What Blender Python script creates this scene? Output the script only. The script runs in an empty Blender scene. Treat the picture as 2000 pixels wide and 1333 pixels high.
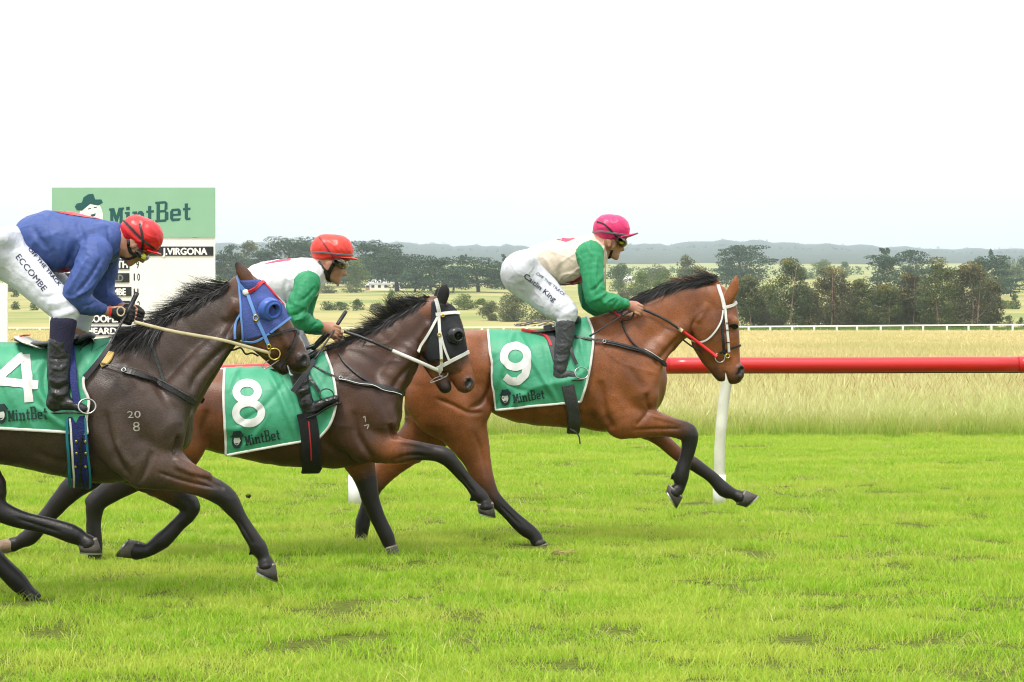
import bpy, bmesh, math, random
import numpy as np
from mathutils import Vector, Matrix
from mathutils.bvhtree import BVHTree

random.seed(7)
RNG = np.random.default_rng(11)
SC = bpy.context.scene
COL = SC.collection
FPX, CX, CY, CAM_H = 4500.0, 1000.0, 666.5, 1.55      # focal length and centre in photo pixels, eye height
PITCH = math.atan((666.5 - 630.0) / FPX)

# ---------------------------------------------------------------- camera
cd = bpy.data.cameras.new('camera')
cam = bpy.data.objects.new('camera', cd)
COL.objects.link(cam)
cam.location = (0, 0, CAM_H)
cam.rotation_euler = (math.pi / 2 - PITCH, 0, 0)
cd.sensor_width = 36.0
cd.lens = FPX * 36.0 / 2000.0
cd.clip_start = 0.1
cd.clip_end = 20000
SC.camera = cam
SC.render.resolution_x, SC.render.resolution_y = 1024, 682

# ---------------------------------------------------------------- world: overcast sky
SUN_EL, SUN_AZ = math.radians(62), math.radians(200)   # azimuth measured clockwise from +Y
w = bpy.data.worlds.new('World')
SC.world = w
w.use_nodes = True
nt = w.node_tree
nt.nodes.clear()
out = nt.nodes.new('ShaderNodeOutputWorld')
bg = nt.nodes.new('ShaderNodeBackground')
bg.inputs['Strength'].default_value = 0.1
sky = nt.nodes.new('ShaderNodeTexSky')
sky.sky_type = 'NISHITA'
sky.sun_disc = False
sky.sun_elevation = SUN_EL
sky.sun_rotation = SUN_AZ
tc = nt.nodes.new('ShaderNodeTexCoord')
sep = nt.nodes.new('ShaderNodeSeparateXYZ')
nt.links.new(tc.outputs['Generated'], sep.inputs[0])
# brightness of an overcast dome: rises from the horizon to the zenith
br = nt.nodes.new('ShaderNodeValToRGB')
for e_, (p_, v_) in zip([br.color_ramp.elements[0], br.color_ramp.elements[1], br.color_ramp.elements.new(0.06)], [(0.0, .345), (1.0, 1.0), (0.06, .48)]):
    e_.position = p_; e_.color = (v_, v_, v_, 1)
nt.links.new(sep.outputs['Z'], br.inputs['Fac'])
mr = nt.nodes.new('ShaderNodeMath')
mr.operation = 'MULTIPLY'
mr.inputs[1].default_value = 11.0
nt.links.new(br.outputs['Color'], mr.inputs[0])
mp = nt.nodes.new('ShaderNodeMapping')
mp.inputs['Scale'].default_value = (3.0, 3.0, 14.0)
nt.links.new(tc.outputs['Generated'], mp.inputs['Vector'])
nz = nt.nodes.new('ShaderNodeTexNoise')
nz.inputs['Scale'].default_value = 1.6
nz.inputs['Detail'].default_value = 6.0
nt.links.new(mp.outputs[0], nz.inputs['Vector'])
cr = nt.nodes.new('ShaderNodeValToRGB')
cr.color_ramp.elements[0].position = 0.28
cr.color_ramp.elements[0].color = (0.92, 0.935, 0.95, 1)
cr.color_ramp.elements[1].position = 0.62
cr.color_ramp.elements[1].color = (1.0, 1.0, 1.0, 1)
nt.links.new(nz.outputs['Fac'], cr.inputs['Fac'])
cl = nt.nodes.new('ShaderNodeVectorMath')
cl.operation = 'SCALE'
nt.links.new(cr.outputs['Color'], cl.inputs[0])
nt.links.new(mr.outputs[0], cl.inputs['Scale'])
mx = nt.nodes.new('ShaderNodeMix')
mx.data_type = 'RGBA'
mx.inputs['Factor'].default_value = 0.97           # cloud cover over the blue sky
nt.links.new(sky.outputs[0], mx.inputs['A'])
nt.links.new(cl.outputs[0], mx.inputs['B'])
nt.links.new(mx.outputs['Result'], bg.inputs['Color'])
nt.links.new(bg.outputs[0], out.inputs['Surface'])

# ---------------------------------------------------------------- sun behind thin cloud
sl = bpy.data.lights.new('sun', 'SUN')
sl.energy = 1.4
sl.angle = math.radians(11)
sl.color = (1.0, 0.96, 0.88)
so = bpy.data.objects.new('sun', sl)
COL.objects.link(so)
so.location = (0, -20, 60)
_d = Vector((math.sin(SUN_AZ) * math.cos(SUN_EL), math.cos(SUN_AZ) * math.cos(SUN_EL), math.sin(SUN_EL)))
so.rotation_euler = _d.to_track_quat('Z', 'Y').to_euler()

vs = SC.view_settings
SC.display_settings.display_device = 'sRGB'
vs.view_transform = 'Standard'
vs.look = 'None'
vs.exposure = 1.1
vs.gamma = 1.0
vs.use_curve_mapping = False
SC.cycles.max_bounces = 8
SC.cycles.volume_bounces = 1
SC.cycles.transparent_max_bounces = 8
SC.cycles.filter_width = 1.1
# ---------------------------------------------------------------- helpers: pixels of the photograph <-> world
def P(px, py, Y):
    """World point at depth Y on the ray through photo pixel (px, py)."""
    dx, dy = (px - CX) / FPX, (CY - py) / FPX
    c, s = math.cos(PITCH), math.sin(PITCH)
    d = np.array([dx, c + dy * s, -s + dy * c])
    return np.array([0, 0, CAM_H]) + d * (Y / d[1])

def ray(px, py):
    dx, dy = (px - CX) / FPX, (CY - py) / FPX
    c, s = math.cos(PITCH), math.sin(PITCH)
    return Vector((dx, c + dy * s, -s + dy * c)).normalized()

def tag(o, label=None, cat=None, group=None, kind=None):
    if label: o['label'] = label
    if cat: o['category'] = cat
    if group: o['group'] = group
    if kind: o['kind'] = kind
    return o

def thing(name, loc, label, cat, group=None, kind=None):
    o = bpy.data.objects.new(name, None)
    COL.objects.link(o)
    o.location = loc
    o.empty_display_size = 0.2
    return tag(o, label, cat, group, kind)

def wloc(o):
    v = Vector((0, 0, 0))
    while o is not None:
        v = v + Vector(o.location)
        o = o.parent
    return np.array(v)

def mesh_obj(name, V, F, mats, parent=None, smooth=True, origin=None, attr=None, fmat=None):
    """Link one mesh object; V in world coordinates, origin defaults to the parent's position."""
    V = np.asarray(V, dtype=float).reshape(-1, 3)
    if parent is not None:
        org = wloc(parent)
    else:
        org = np.zeros(3) if origin is None else np.asarray(origin, float)
    me = bpy.data.meshes.new(name)
    me.from_pydata((V - org).tolist(), [], [list(map(int, f)) for f in F])
    if not isinstance(mats, (list, tuple)): mats = [mats]
    for m in mats:
        if m: me.materials.append(m)
    if smooth:
        me.polygons.foreach_set('use_smooth', [True] * len(me.polygons))
    if fmat is not None:
        me.polygons.foreach_set('material_index', list(fmat))
    if attr is not None:
        for k, a in attr.items():
            at = me.attributes.new(k, 'FLOAT', 'POINT')
            at.data.foreach_set('value', np.asarray(a, dtype=np.float32))
    me.update()
    o = bpy.data.objects.new(name, me)
    COL.objects.link(o)
    if parent is not None: o.parent = parent
    else: o.location = org
    return o

class MB:
    """Collects verts and faces."""
    def __init__(s): s.v, s.f = [], []
    def add(s, V, F):
        n = len(s.v)
        s.v += [tuple(p) for p in V]
        s.f += [tuple(i + n for i in f) for f in F]
    def box(s, lo, hi):
        (a, b, c), (d, e, f) = lo, hi
        V = [(a,b,c),(d,b,c),(d,e,c),(a,e,c),(a,b,f),(d,b,f),(d,e,f),(a,e,f)]
        s.add(V, [(0,3,2,1),(4,5,6,7),(0,1,5,4),(1,2,6,5),(2,3,7,6),(3,0,4,7)])
    def tube(s, pts, rad, n=8, caps=True):
        pts = [np.asarray(p, float) for p in pts]
        if np.isscalar(rad): rad = [rad] * len(pts)
        V, F = [], []
        up = None
        for i, p in enumerate(pts):
            t = pts[min(i + 1, len(pts) - 1)] - pts[max(i - 1, 0)]
            t = t / (np.linalg.norm(t) + 1e-9)
            if up is None:
                up = np.array([0, 1.0, 0]) if abs(t[1]) < 0.8 else np.array([1.0, 0, 0])
            a = np.cross(t, up); a /= np.linalg.norm(a) + 1e-9
            b = np.cross(a, t); up = b
            for k in range(n):
                an = 2 * math.pi * k / n
                V.append(p + rad[i] * (math.cos(an) * a + math.sin(an) * b))
        for i in range(len(pts) - 1):
            for k in range(n):
                k2 = (k + 1) % n
                F.append((i*n + k, i*n + k2, (i+1)*n + k2, (i+1)*n + k))
        if caps:
            F.append(tuple(range(n))[::-1]); F.append(tuple((len(pts)-1)*n + k for k in range(n)))
        s.add(V, F)
    def ring(s, c, R, r, nrm=(0, 1, 0), n=20, m=6, stretch=1.0):
        c = np.asarray(c, float); nrm = np.asarray(nrm, float); nrm /= np.linalg.norm(nrm)
        a = np.cross(nrm, (0, 0, 1.0)); a /= np.linalg.norm(a); b = np.cross(nrm, a)
        V, F = [], []
        for i in range(n):
            t = 2 * math.pi * i / n
            d = math.cos(t) * a + math.sin(t) * b * stretch
            for j in range(m):
                q = 2 * math.pi * j / m
                V.append(c + d * R + (d * math.cos(q) + nrm * math.sin(q)) * r)
        for i in range(n):
            for j in range(m):
                F.append((i*m + j, ((i+1) % n)*m + j, ((i+1) % n)*m + (j+1) % m, i*m + (j+1) % m))
        s.add(V, F)
    def build(s, name, mats, parent=None, smooth=True, origin=None, attr=None):
        return mesh_obj(name, s.v, s.f, mats, parent, smooth, origin, attr)

def catmull(pts, sub):
    pts = np.asarray(pts, float)
    if len(pts) < 3 or sub < 2:
        return pts
    ext = np.vstack([2*pts[0] - pts[1], pts, 2*pts[-1] - pts[-2]])
    o = []
    for i in range(1, len(ext) - 2):
        p0, p1, p2, p3 = ext[i-1], ext[i], ext[i+1], ext[i+2]
        for k in range(sub):
            t = k / sub
            o.append(0.5 * ((2*p1) + (-p0+p2)*t + (2*p0-5*p1+4*p2-p3)*t*t + (-p0+3*p1-3*p2+p3)*t**3))
    o.append(ext[-2])
    return np.array(o)

def resample(pts, step):
    pts = np.asarray(pts, float)
    d = np.r_[0, np.cumsum(np.linalg.norm(np.diff(pts, axis=0), axis=1))]
    n = max(2, int(math.ceil(d[-1] / step)) + 1)
    t = np.linspace(0, d[-1], n)
    return np.stack([np.interp(t, d, pts[:, k]) for k in range(pts.shape[1])], 1)

def wob(V, f, seed=0):
    """Cheap smooth noise in numpy, about -1..1."""
    r = np.random.default_rng(seed)
    o = np.zeros(len(V))
    for k in range(6):
        d = r.normal(size=3); d /= np.linalg.norm(d)
        d2 = r.normal(size=3); d2 /= np.linalg.norm(d2)
        o += np.sin(V @ d * f * (0.6 + 0.25*k) + 1.7 * np.sin(V @ d2 * f * 0.7 + k) + r.uniform(0, 6))
    return o / 3.2

# ---------------------------------------------------------------- sculpting: a distance field of tapered limbs, meshed by surface nets
class Field:
    def __init__(s, lo, hi, h):
        s.lo = np.asarray(lo, float); s.h = h
        s.n = np.ceil((np.asarray(hi, float) - s.lo) / h).astype(int) + 1
        s.D = np.full(s.n, 0.25, np.float32)
        s.A = np.zeros(s.n, np.float32)
        s.ax = [(s.lo[k] + h * np.arange(s.n[k])).astype(np.float32) for k in range(3)]
    def rng(s, lo, hi):
        a = np.clip(np.floor((lo - s.lo) / s.h).astype(int), 0, s.n - 1)
        b = np.clip(np.ceil((hi - s.lo) / s.h).astype(int) + 1, 1, s.n)
        return a, b
    def chain(s, st, k=0.03, sub=3, op='add'):
        """st rows: x, z, r (in the side plane), w (half width across), y, b (attribute)."""
        st = catmull(st, sub) if len(st) > 2 else np.asarray(st, float)
        st[:, 2:4] = np.maximum(st[:, 2:4], 1e-3)
        m = max(0.06, k * 1.2)
        R = np.maximum(st[:, 2], st[:, 3]) + m
        lo = np.stack([st[:, 0] - R, st[:, 4] - R, st[:, 1] - R], 1).min(0)
        hi = np.stack([st[:, 0] + R, st[:, 4] + R, st[:, 1] + R], 1).max(0)
        a, b = s.rng(lo, hi)
        if np.any(b <= a): return
        sh = tuple(b - a)
        d = np.full(sh, 0.3, np.float32)
        B = np.zeros(sh, np.float32)
        pairs = [(0, 0)] if len(st) == 1 else [(i, i + 1) for i in range(len(st) - 1)]
        for i, j in pairs:
            p, q = st[i], st[j]
            r = max(R[i], R[j])
            l2 = np.array([min(p[0], q[0]) - r, min(p[4], q[4]) - r, min(p[1], q[1]) - r])
            h2 = np.array([max(p[0], q[0]) + r, max(p[4], q[4]) + r, max(p[1], q[1]) + r])
            c, e = s.rng(l2, h2)
            c = np.maximum(c, a); e = np.minimum(e, b)
            if np.any(e <= c): continue
            X = s.ax[0][c[0]:e[0]][:, None, None]; Yy = s.ax[1][c[1]:e[1]][None, :, None]; Z = s.ax[2][c[2]:e[2]][None, None, :]
            ux, uz = q[0] - p[0], q[1] - p[1]
            L = ux*ux + uz*uz + 1e-9
            t = np.clip(((X - p[0]) * ux + (Z - p[1]) * uz) / L, 0, 1)
            if L < 1e-6:
                t = np.clip((Yy - p[4]) / (q[4] - p[4] + 1e-9), 0, 1) + 0 * X
            rr = p[2] + (q[2] - p[2]) * t
            ww = p[3] + (q[3] - p[3]) * t
            yc = p[4] + (q[4] - p[4]) * t
            dx = X - p[0] - ux * t; dz = Z - p[1] - uz * t
            g = rr / ww
            dd = (np.sqrt(dx*dx + dz*dz + ((Yy - yc) * g) ** 2) - rr) * np.sqrt(np.minimum(1, 1 / g))
            sl = tuple(slice(c[m_] - a[m_], e[m_] - a[m_]) for m_ in range(3))
            dv, bv = d[sl], B[sl]
            mk = dd < dv
            bb = p[5] + (q[5] - p[5]) * t + 0 * dd
            d[sl] = np.where(mk, dd, dv); B[sl] = np.where(mk, bb, bv)
        S = tuple(slice(a[m_], b[m_]) for m_ in range(3))
        D, A = s.D[S], s.A[S]
        if op == 'add':
            h = np.clip(0.5 + 0.5 * (D - d) / k, 0, 1)
            s.D[S] = D + (d - D) * h - k * h * (1 - h)
            s.A[S] = A + (B - A) * h
        else:
            h = np.clip(0.5 - 0.5 * (D + d) / k, 0, 1)
            s.D[S] = D + (-d - D) * h + k * h * (1 - h)
            s.A[S] = np.where(B > 0, A + (B - A) * np.clip(h * 1.6, 0, 1), A)
    def mesh(s):
        D = s.D
        h = s.h
        neg = D < 0
        c = [neg[i:neg.shape[0]-1+i, j:neg.shape[1]-1+j, k:neg.shape[2]-1+k] for i in (0,1) for j in (0,1) for k in (0,1)]
        cnt = sum(x.astype(np.int8) for x in c)
        act = (cnt > 0) & (cnt < 8)
        idx = np.argwhere(act)
        vid = np.full(act.shape, -1, np.int64)
        vid[act] = np.arange(len(idx))
        acc = np.zeros((len(idx), 3)); num = np.zeros(len(idx))
        for ax in range(3):
            o = [m for m in range(3) if m != ax]
            for u in (0, 1):
                for v in (0, 1):
                    i0 = idx.copy(); i0[:, o[0]] += u; i0[:, o[1]] += v
                    i1 = i0.copy(); i1[:, ax] += 1
                    d0 = D[tuple(i0.T)]; d1 = D[tuple(i1.T)]
                    m = (d0 < 0) != (d1 < 0)
                    t = np.where(m, d0 / np.where(m, d0 - d1, 1), 0)
                    p = i0.astype(float); p[:, ax] += t
                    acc[m] += p[m]; num[m] += 1
        g = acc / num[:, None]
        V = s.lo + g * h
        F = []
        for ax in range(3):
            o = [(ax + 1) % 3, (ax + 2) % 3]
            n0 = np.take(neg, range(0, neg.shape[ax]-1), ax); n1 = np.take(neg, range(1, neg.shape[ax]), ax)
            e = np.argwhere(n0 != n1)
            ok = (e[:, o[0]] > 0) & (e[:, o[1]] > 0) & (e[:, o[0]] < neg.shape[o[0]]-1) & (e[:, o[1]] < neg.shape[o[1]]-1)
            e = e[ok]
            q = []
            for u, v in ((-1,-1),(0,-1),(0,0),(-1,0)):
                i = e.copy(); i[:, o[0]] += u; i[:, o[1]] += v
                q.append(vid[tuple(i.T)])
            q = np.stack(q, 1)
            fl = ~n0[tuple(e.T)]
            q[fl] = q[fl][:, ::-1]
            F.append(q)
        F = np.vstack(F)
        gi = np.clip(np.round(g).astype(int), 0, np.array(D.shape) - 1)
        A = s.A[tuple(gi.T)]
        return V, F, A

def smooth_mesh(V, F, it=2, lam=0.5):
    """Laplacian relax to take off the grid's steps."""
    E = np.vstack([F[:, [0, 1]], F[:, [1, 2]], F[:, [2, 3]], F[:, [3, 0]]])
    n = len(V)
    deg = np.bincount(E.ravel(), minlength=n).astype(float)
    for i in range(it):
        for l in (lam, -lam * 1.04):
            S = np.stack([np.bincount(E[:, 0], V[E[:, 1], k], n) + np.bincount(E[:, 1], V[E[:, 0], k], n) for k in range(3)], 1)
            V = V + l * (S / np.maximum(deg, 1)[:, None] - V)
    return V

def vnormals(V, F):
    n = np.cross(V[F[:, 2]] - V[F[:, 0]], V[F[:, 3]] - V[F[:, 1]])
    N = np.zeros_like(V)
    for k in range(4):
        for c in range(3):
            N[:, c] += np.bincount(F[:, k], n[:, c], len(V))
    return N / (np.linalg.norm(N, axis=1)[:, None] + 1e-12)

def bvh_of(V, F):
    return BVHTree.FromPolygons([Vector(v) for v in V], [tuple(map(int, f)) for f in F])

def st_px(rows, Y0):
    """Pixel stations (px, py, r_px, width ratio, dy, b) -> field stations."""
    o = []
    for r in rows:
        px, py, rp = r[:3]
        wf = r[3] if len(r) > 3 else 1.0
        dy = r[4] if len(r) > 4 else 0.0
        b = r[5] if len(r) > 5 else 0.0
        Y = Y0 + dy
        p = P(px, py, Y)
        rr = rp * Y / FPX
        o.append((p[0], p[2], rr, rr * wf, Y, b))
    return np.array(o)

def sculpt(V, N, strokes, ymax):
    """Raise or press lines into a mesh, given as photo pixels on its near side."""
    c, sn = math.cos(PITCH), math.sin(PITCH)
    for pts, wpx, amp in strokes:
        dz = V[:, 2] - CAM_H
        fw = V[:, 1] * c - dz * sn; upv = V[:, 1] * sn + dz * c
        q = np.stack([CX + FPX * V[:, 0] / fw, CY - FPX * upv / fw], 1)
        pl = catmull(pts, 5)
        d = np.full(len(V), 1e9); tt = np.zeros(len(V))
        for m in range(len(pl) - 1):
            a, b = pl[m], pl[m + 1]; e = b - a
            t = np.clip(((q - a) @ e) / (e @ e + 1e-9), 0, 1)
            dd = np.linalg.norm(q - a - t[:, None] * e, axis=1)
            mk = dd < d
            d[mk] = dd[mk]; tt[mk] = ((m + t) / (len(pl) - 1))[mk]
        g = np.exp(-(d / wpx) ** 2) * np.clip(-N[:, 1] * 2.5, 0, 1) * (1 - np.abs(2 * tt - 1) ** 4) * (V[:, 1] < ymax)
        V = V + N * (amp * g)[:, None]
    return V

class Cling:
    """Drops photo pixels onto the near side of a sculpted body."""
    def __init__(s, V, F, Yc):
        s.b = bvh_of(V, F); s.Yc = Yc; s.o = Vector((0, 0, CAM_H))
    def __call__(s, px, py, off=0.004):
        hit, n, i, d = s.b.ray_cast(s.o, ray(px, py))
        if hit is None or hit.y > s.Yc + 0.35:
            q = Vector(P(px, py, s.Yc - 0.02))
            hit, n, i, d = s.b.find_nearest(q)
        if n.y > 0 and hit.y < s.Yc: n = -n
        return np.array(hit + n * off), np.array(n)

def smooth_line(A, it=3):
    A = np.array(A, float)
    for _ in range(it):
        B = A.copy()
        B[1:-1] = 0.25 * A[:-2] + 0.5 * A[1:-1] + 0.25 * A[2:]
        A = B
    return A

def mirror(V, Yc):
    V = np.array(V, float).copy(); V[:, 1] = 2 * Yc - V[:, 1]
    return V

def strip(mb, pts, nrm, width, thick):
    """A flat strap with thickness along 3-D points."""
    pts = np.asarray(pts, float); nrm = np.asarray(nrm, float)
    n = len(pts)
    if np.isscalar(width): width = [width] * n
    V, F = [], []
    for i in range(n):
        t = pts[min(i+1, n-1)] - pts[max(i-1, 0)]
        t /= np.linalg.norm(t) + 1e-9
        N = nrm[i] - t * np.dot(t, nrm[i]); N /= np.linalg.norm(N) + 1e-9
        S = np.cross(N, t)
        h = width[i] / 2
        for a, b in ((-1, -0.3), (-0.85, 1), (0.85, 1), (1, -0.3)):
            V.append(pts[i] + S * h * a + N * thick * b)
    for i in range(n - 1):
        for k in range(4):
            F.append((i*4 + k, i*4 + (k+1) % 4, (i+1)*4 + (k+1) % 4, (i+1)*4 + k))
    F.append((0, 1, 2, 3)); F.append((n*4-1, n*4-2, n*4-3, n*4-4))
    mb.add(V, F)

def strap(cl, name, px, width, mat, parent, thick=0.003, off=0.004, both=True, step=5.0, sm=3):
    """A strap laid over the body along photo pixels (and its twin on the far side)."""
    pp = resample(catmull(px, 6), step)
    L = [cl(x, y, off) for x, y in pp]
    pts = smooth_line([l[0] for l in L], sm); nr = smooth_line([l[1] for l in L], sm)
    mb = MB()
    strip(mb, pts, nr, width, thick)
    o = mb.build(name, mat, parent, False)
    if both:
        n = nr.copy(); n[:, 1] *= -1
        mb = MB()
        strip(mb, mirror(pts, cl.Yc)[::-1], n[::-1], width, thick)
        mb.build(name, mat, parent, False)
    return o

def patch(cl, name, left, right, nu, nv, mat, parent, off=0.008, both=True, hang=False, wrinkle=0.0, sm=1, seed=1, top_join=False, thick=0.004, folds=()):
    """A cloth patch between two pixel edge lines (top to bottom)."""
    Lr = catmull(left, 8); Rr = catmull(right, 8)
    Lr = resample(Lr, max(0.5, np.linalg.norm(np.diff(Lr, axis=0), axis=1).sum() / nv)); Rr = resample(Rr, max(0.5, np.linalg.norm(np.diff(Rr, axis=0), axis=1).sum() / nv))
    t = np.linspace(0, 1, nv)
    Lr = np.stack([np.interp(t, np.linspace(0, 1, len(Lr)), Lr[:, k]) for k in (0, 1)], 1)
    Rr = np.stack([np.interp(t, np.linspace(0, 1, len(Rr)), Rr[:, k]) for k in (0, 1)], 1)
    G = np.zeros((nv, nu, 3)); N = np.zeros((nv, nu, 3))
    for j in range(nv):
        for i in range(nu):
            u = i / (nu - 1)
            q = Lr[j] * (1 - u) + Rr[j] * u
            G[j, i], N[j, i] = cl(q[0], q[1], off)
    if hang:
        for j in range(1, nv):
            dz = np.abs(G[j-1, :, 2] - G[j, :, 2])
            G[j, :, 1] = np.minimum(G[j, :, 1], G[j-1, :, 1] + 0.30 * dz)
    for _ in range(sm):
        H = G.copy()
        H[1:-1, 1:-1] = 0.5*G[1:-1, 1:-1] + 0.125*(G[:-2, 1:-1] + G[2:, 1:-1] + G[1:-1, :-2] + G[1:-1, 2:])
        G = H
    if wrinkle:
        f = G.reshape(-1, 3)
        r = np.random.default_rng(seed)
        w1 = wob(f * np.array([1.0, 1, 0.8]), 6, seed); w2 = wob(f * np.array([1.0, 1, 0.4]), 13, seed + 3)
        d = np.clip(1 - np.abs(w1) * 2.2, 0, 1) ** 2 + 0.6 * np.clip(1 - np.abs(w2) * 2.0, 0, 1) ** 2 + 0.4 * wob(f, 5, seed + 7)
        fall = np.linspace(0.15, 1.0, nv)[:, None] * np.ones((1, nu))
        G[:, :, 1] -= (np.abs(d) * wrinkle).reshape(nv, nu) * fall
    if len(folds):
        G = sculpt(G.reshape(-1, 3), N.reshape(-1, 3), folds, cl.Yc).reshape(nv, nu, 3)
    V = G.reshape(-1, 3)
    F = [(j*nu + i, (j+1)*nu + i, (j+1)*nu + i + 1, j*nu + i + 1) for j in range(nv-1) for i in range(nu-1)]
    mb = MB()
    mb.add(V, F)
    if both:
        W = mirror(V, cl.Yc)
        mb.add(W, [f[::-1] for f in F])
        if top_join:
            n = nu * nv
            mb.f += [(n + i, i, i + 1, n + i + 1) for i in range(nu - 1)]
    o = mb.build(name, mat, parent)
    if thick:
        md = o.modifiers.new('thickness', 'SOLIDIFY'); md.thickness = thick; md.offset = 0
    return o, V, np.array(F), G

def cling_poly(cl, px, off, name, mat, parent):
    """A flat printed shape clung to a surface, from an outline in pixels."""
    bm = bmesh.new()
    vs_ = [bm.verts.new((x, y, 0)) for x, y in px]
    bm.faces.new(vs_)
    bmesh.ops.triangulate(bm, faces=bm.faces[:])
    for _ in range(2):
        bmesh.ops.subdivide_edges(bm, edges=[e for e in bm.edges if e.calc_length() > 8], cuts=1)
        bmesh.ops.triangulate(bm, faces=bm.faces[:])
    bm.verts.index_update()
    V = [cl(v.co.x, v.co.y, off)[0] for v in bm.verts]
    F = [[v.index for v in f.verts] for f in bm.faces]
    bm.free()
    return mesh_obj(name, V, F, mat, parent, smooth=True)

def text_flat(body, size=1.0, bold=0.0):
    """Vertices and faces of a line of lettering in its own plane, baseline at 0; bold thickens it with shifted layers."""
    cu = bpy.data.curves.new('lettering', 'FONT')
    cu.body = body; cu.size = size; cu.resolution_u = 3
    o = bpy.data.objects.new('lettering', cu)
    COL.objects.link(o)
    dg = bpy.context.evaluated_depsgraph_get()
    me = bpy.data.meshes.new_from_object(o.evaluated_get(dg))
    bm = bmesh.new(); bm.from_mesh(me)
    bmesh.ops.triangulate(bm, faces=bm.faces[:])
    bm.verts.index_update()
    V = np.array([v.co[:] for v in bm.verts]); F = [[v.index for v in f.verts] for f in bm.faces]
    bm.free()
    bpy.data.objects.remove(o); bpy.data.curves.remove(cu); bpy.data.meshes.remove(me)
    V[:, 2] = 0
    if bold:
        W, G = [], []
        for k, (dx, dy) in enumerate(((-bold, 0), (bold, 0), (0, bold * .7), (0, -bold * .7))):
            G += [[i + len(V) * k for i in f] for f in F]
            W.append(V + np.array([dx, dy, k * 1.0]))
        V, F = np.vstack(W), G
    return V, F

def slab_text(body):
    """Heavy slab-serif letters built from bars (only those of the sponsor's name)."""
    R = lambda a, b, c, d: [(a, b), (c, b), (c, d), (a, d)]
    G = {'M': (1.02, [R(.08,0,.30,1), R(.72,0,.94,1), [(.12,1),(.36,1),(.60,.30),(.44,.16)], [(.90,1),(.66,1),(.42,.30),(.58,.16)], R(0,0,.38,.13), R(.64,0,1.02,.13), R(0,.87,.28,1), R(.74,.87,1.02,1)]),
         'i': (.46, [R(.10,.02,.34,.72), R(0,0,.44,.12), R(0,.60,.30,.72), R(.10,.82,.34,1.02)]),
         'n': (.90, [R(.10,.02,.33,.72), R(0,0,.42,.12), R(0,.60,.28,.72), [(.30,.52),(.44,.72),(.66,.72),(.80,.58),(.80,.02),(.57,.02),(.57,.50),(.46,.56),(.30,.42)], R(.50,0,.90,.12)]),
         't': (.56, [R(.12,.10,.35,.98), R(0,.58,.52,.72), [(.12,.12),(.22,0),(.52,0),(.52,.14),(.30,.14)]]),
         'B': (.96, [R(.08,0,.33,1.2), R(0,1.06,.72,1.2), R(.30,.55,.74,.69), R(0,0,.74,.14), [(.62,.64),(.84,.72),(.84,1.10),(.66,1.18)], [(.64,.02),(.90,.12),(.90,.54),(.66,.64)]]),
         'e': (.82, [[(0,.12),(.22,.12),(.22,.60),(0,.60)], [(0,.56),(.12,.72),(.62,.72),(.74,.58)], R(.52,.32,.74,.60), R(.18,.30,.74,.42), [(0,.16),(.12,0),(.62,0),(.74,.14)]])}
    V, F = [], []; x = 0; n = 0
    for ch in body:
        w_, polys = G[ch]
        for k, p in enumerate(polys):
            F.append(list(range(len(V), len(V) + len(p))))
            V += [(x + a, b, float(k)) for a, b in p]
        x += w_ + .06
    return np.array(V, float), F

def cling_text(cl, body, p0, p1, height, name, mat, parent, bold=0.02, off=0.004, up=None, slab=False):
    """Lettering printed on a surface, its baseline from pixel p0 to p1."""
    V, F = slab_text(body) if slab else text_flat(body, 1.0, bold)
    wd = V[:, 0].max() - V[:, 0].min(); x0 = V[:, 0].min()
    ht = V[:, 1].max() - min(0, V[:, 1].min())
    p0 = np.array(p0, float); p1 = np.array(p1, float)
    e = p1 - p0
    n = np.array([e[1], -e[0]]) / np.linalg.norm(e) if up is None else np.array(up, float)
    W = []
    for v in V:
        q = p0 + e * ((v[0] - x0) / wd) + n * height * v[1] / 0.72
        W.append(cl(q[0], q[1], off + v[2] * .0002)[0])
    return mesh_obj(name, W, F, mat, parent, smooth=False)

def flat_text(mb, body, x0, x1, z0, h, y, bold=0.02):
    """Lettering on an upright board at depth y, between x0 and x1."""
    V, F = text_flat(body, 1.0, bold)
    w0, w1 = V[:, 0].min(), V[:, 0].max()
    h1 = V[:, 1].max()
    W = [(x0 + (v[0]-w0) / (w1-w0) * (x1-x0), y - v[2] * .0006, z0 + v[1] / h1 * h) for v in V]
    mb.add(W, F)

def stroke(cl, px, wpx, off, closed=False, mb=None):
    """A printed stroke wpx wide along pixels, clung to a surface."""
    pp = resample(px, 2.5)
    n = len(pp)
    V, F = [], []
    for i in range(n):
        a = pp[(i-1) % n] if closed and i == 0 else pp[max(i-1, 0)]
        b = pp[min(i+1, n-1)]
        t = b - a; t /= np.linalg.norm(t) + 1e-9
        s_ = np.array([-t[1], t[0]])
        for k in (-1, -0.33, 0.33, 1):
            q = pp[i] + s_ * wpx / 2 * k
            V.append(cl(q[0], q[1], off)[0])
    for i in range(n - 1):
        for k in range(3):
            F.append((i*4 + k, i*4 + k + 1, (i+1)*4 + k + 1, (i+1)*4 + k))
    mb.add(V, F)

def ell(cx, cy, rx, ry, a0, a1, n=24):
    return [(cx + rx * math.cos(math.radians(a)), cy - ry * math.sin(math.radians(a))) for a in np.linspace(a0, a1, n)]

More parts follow.
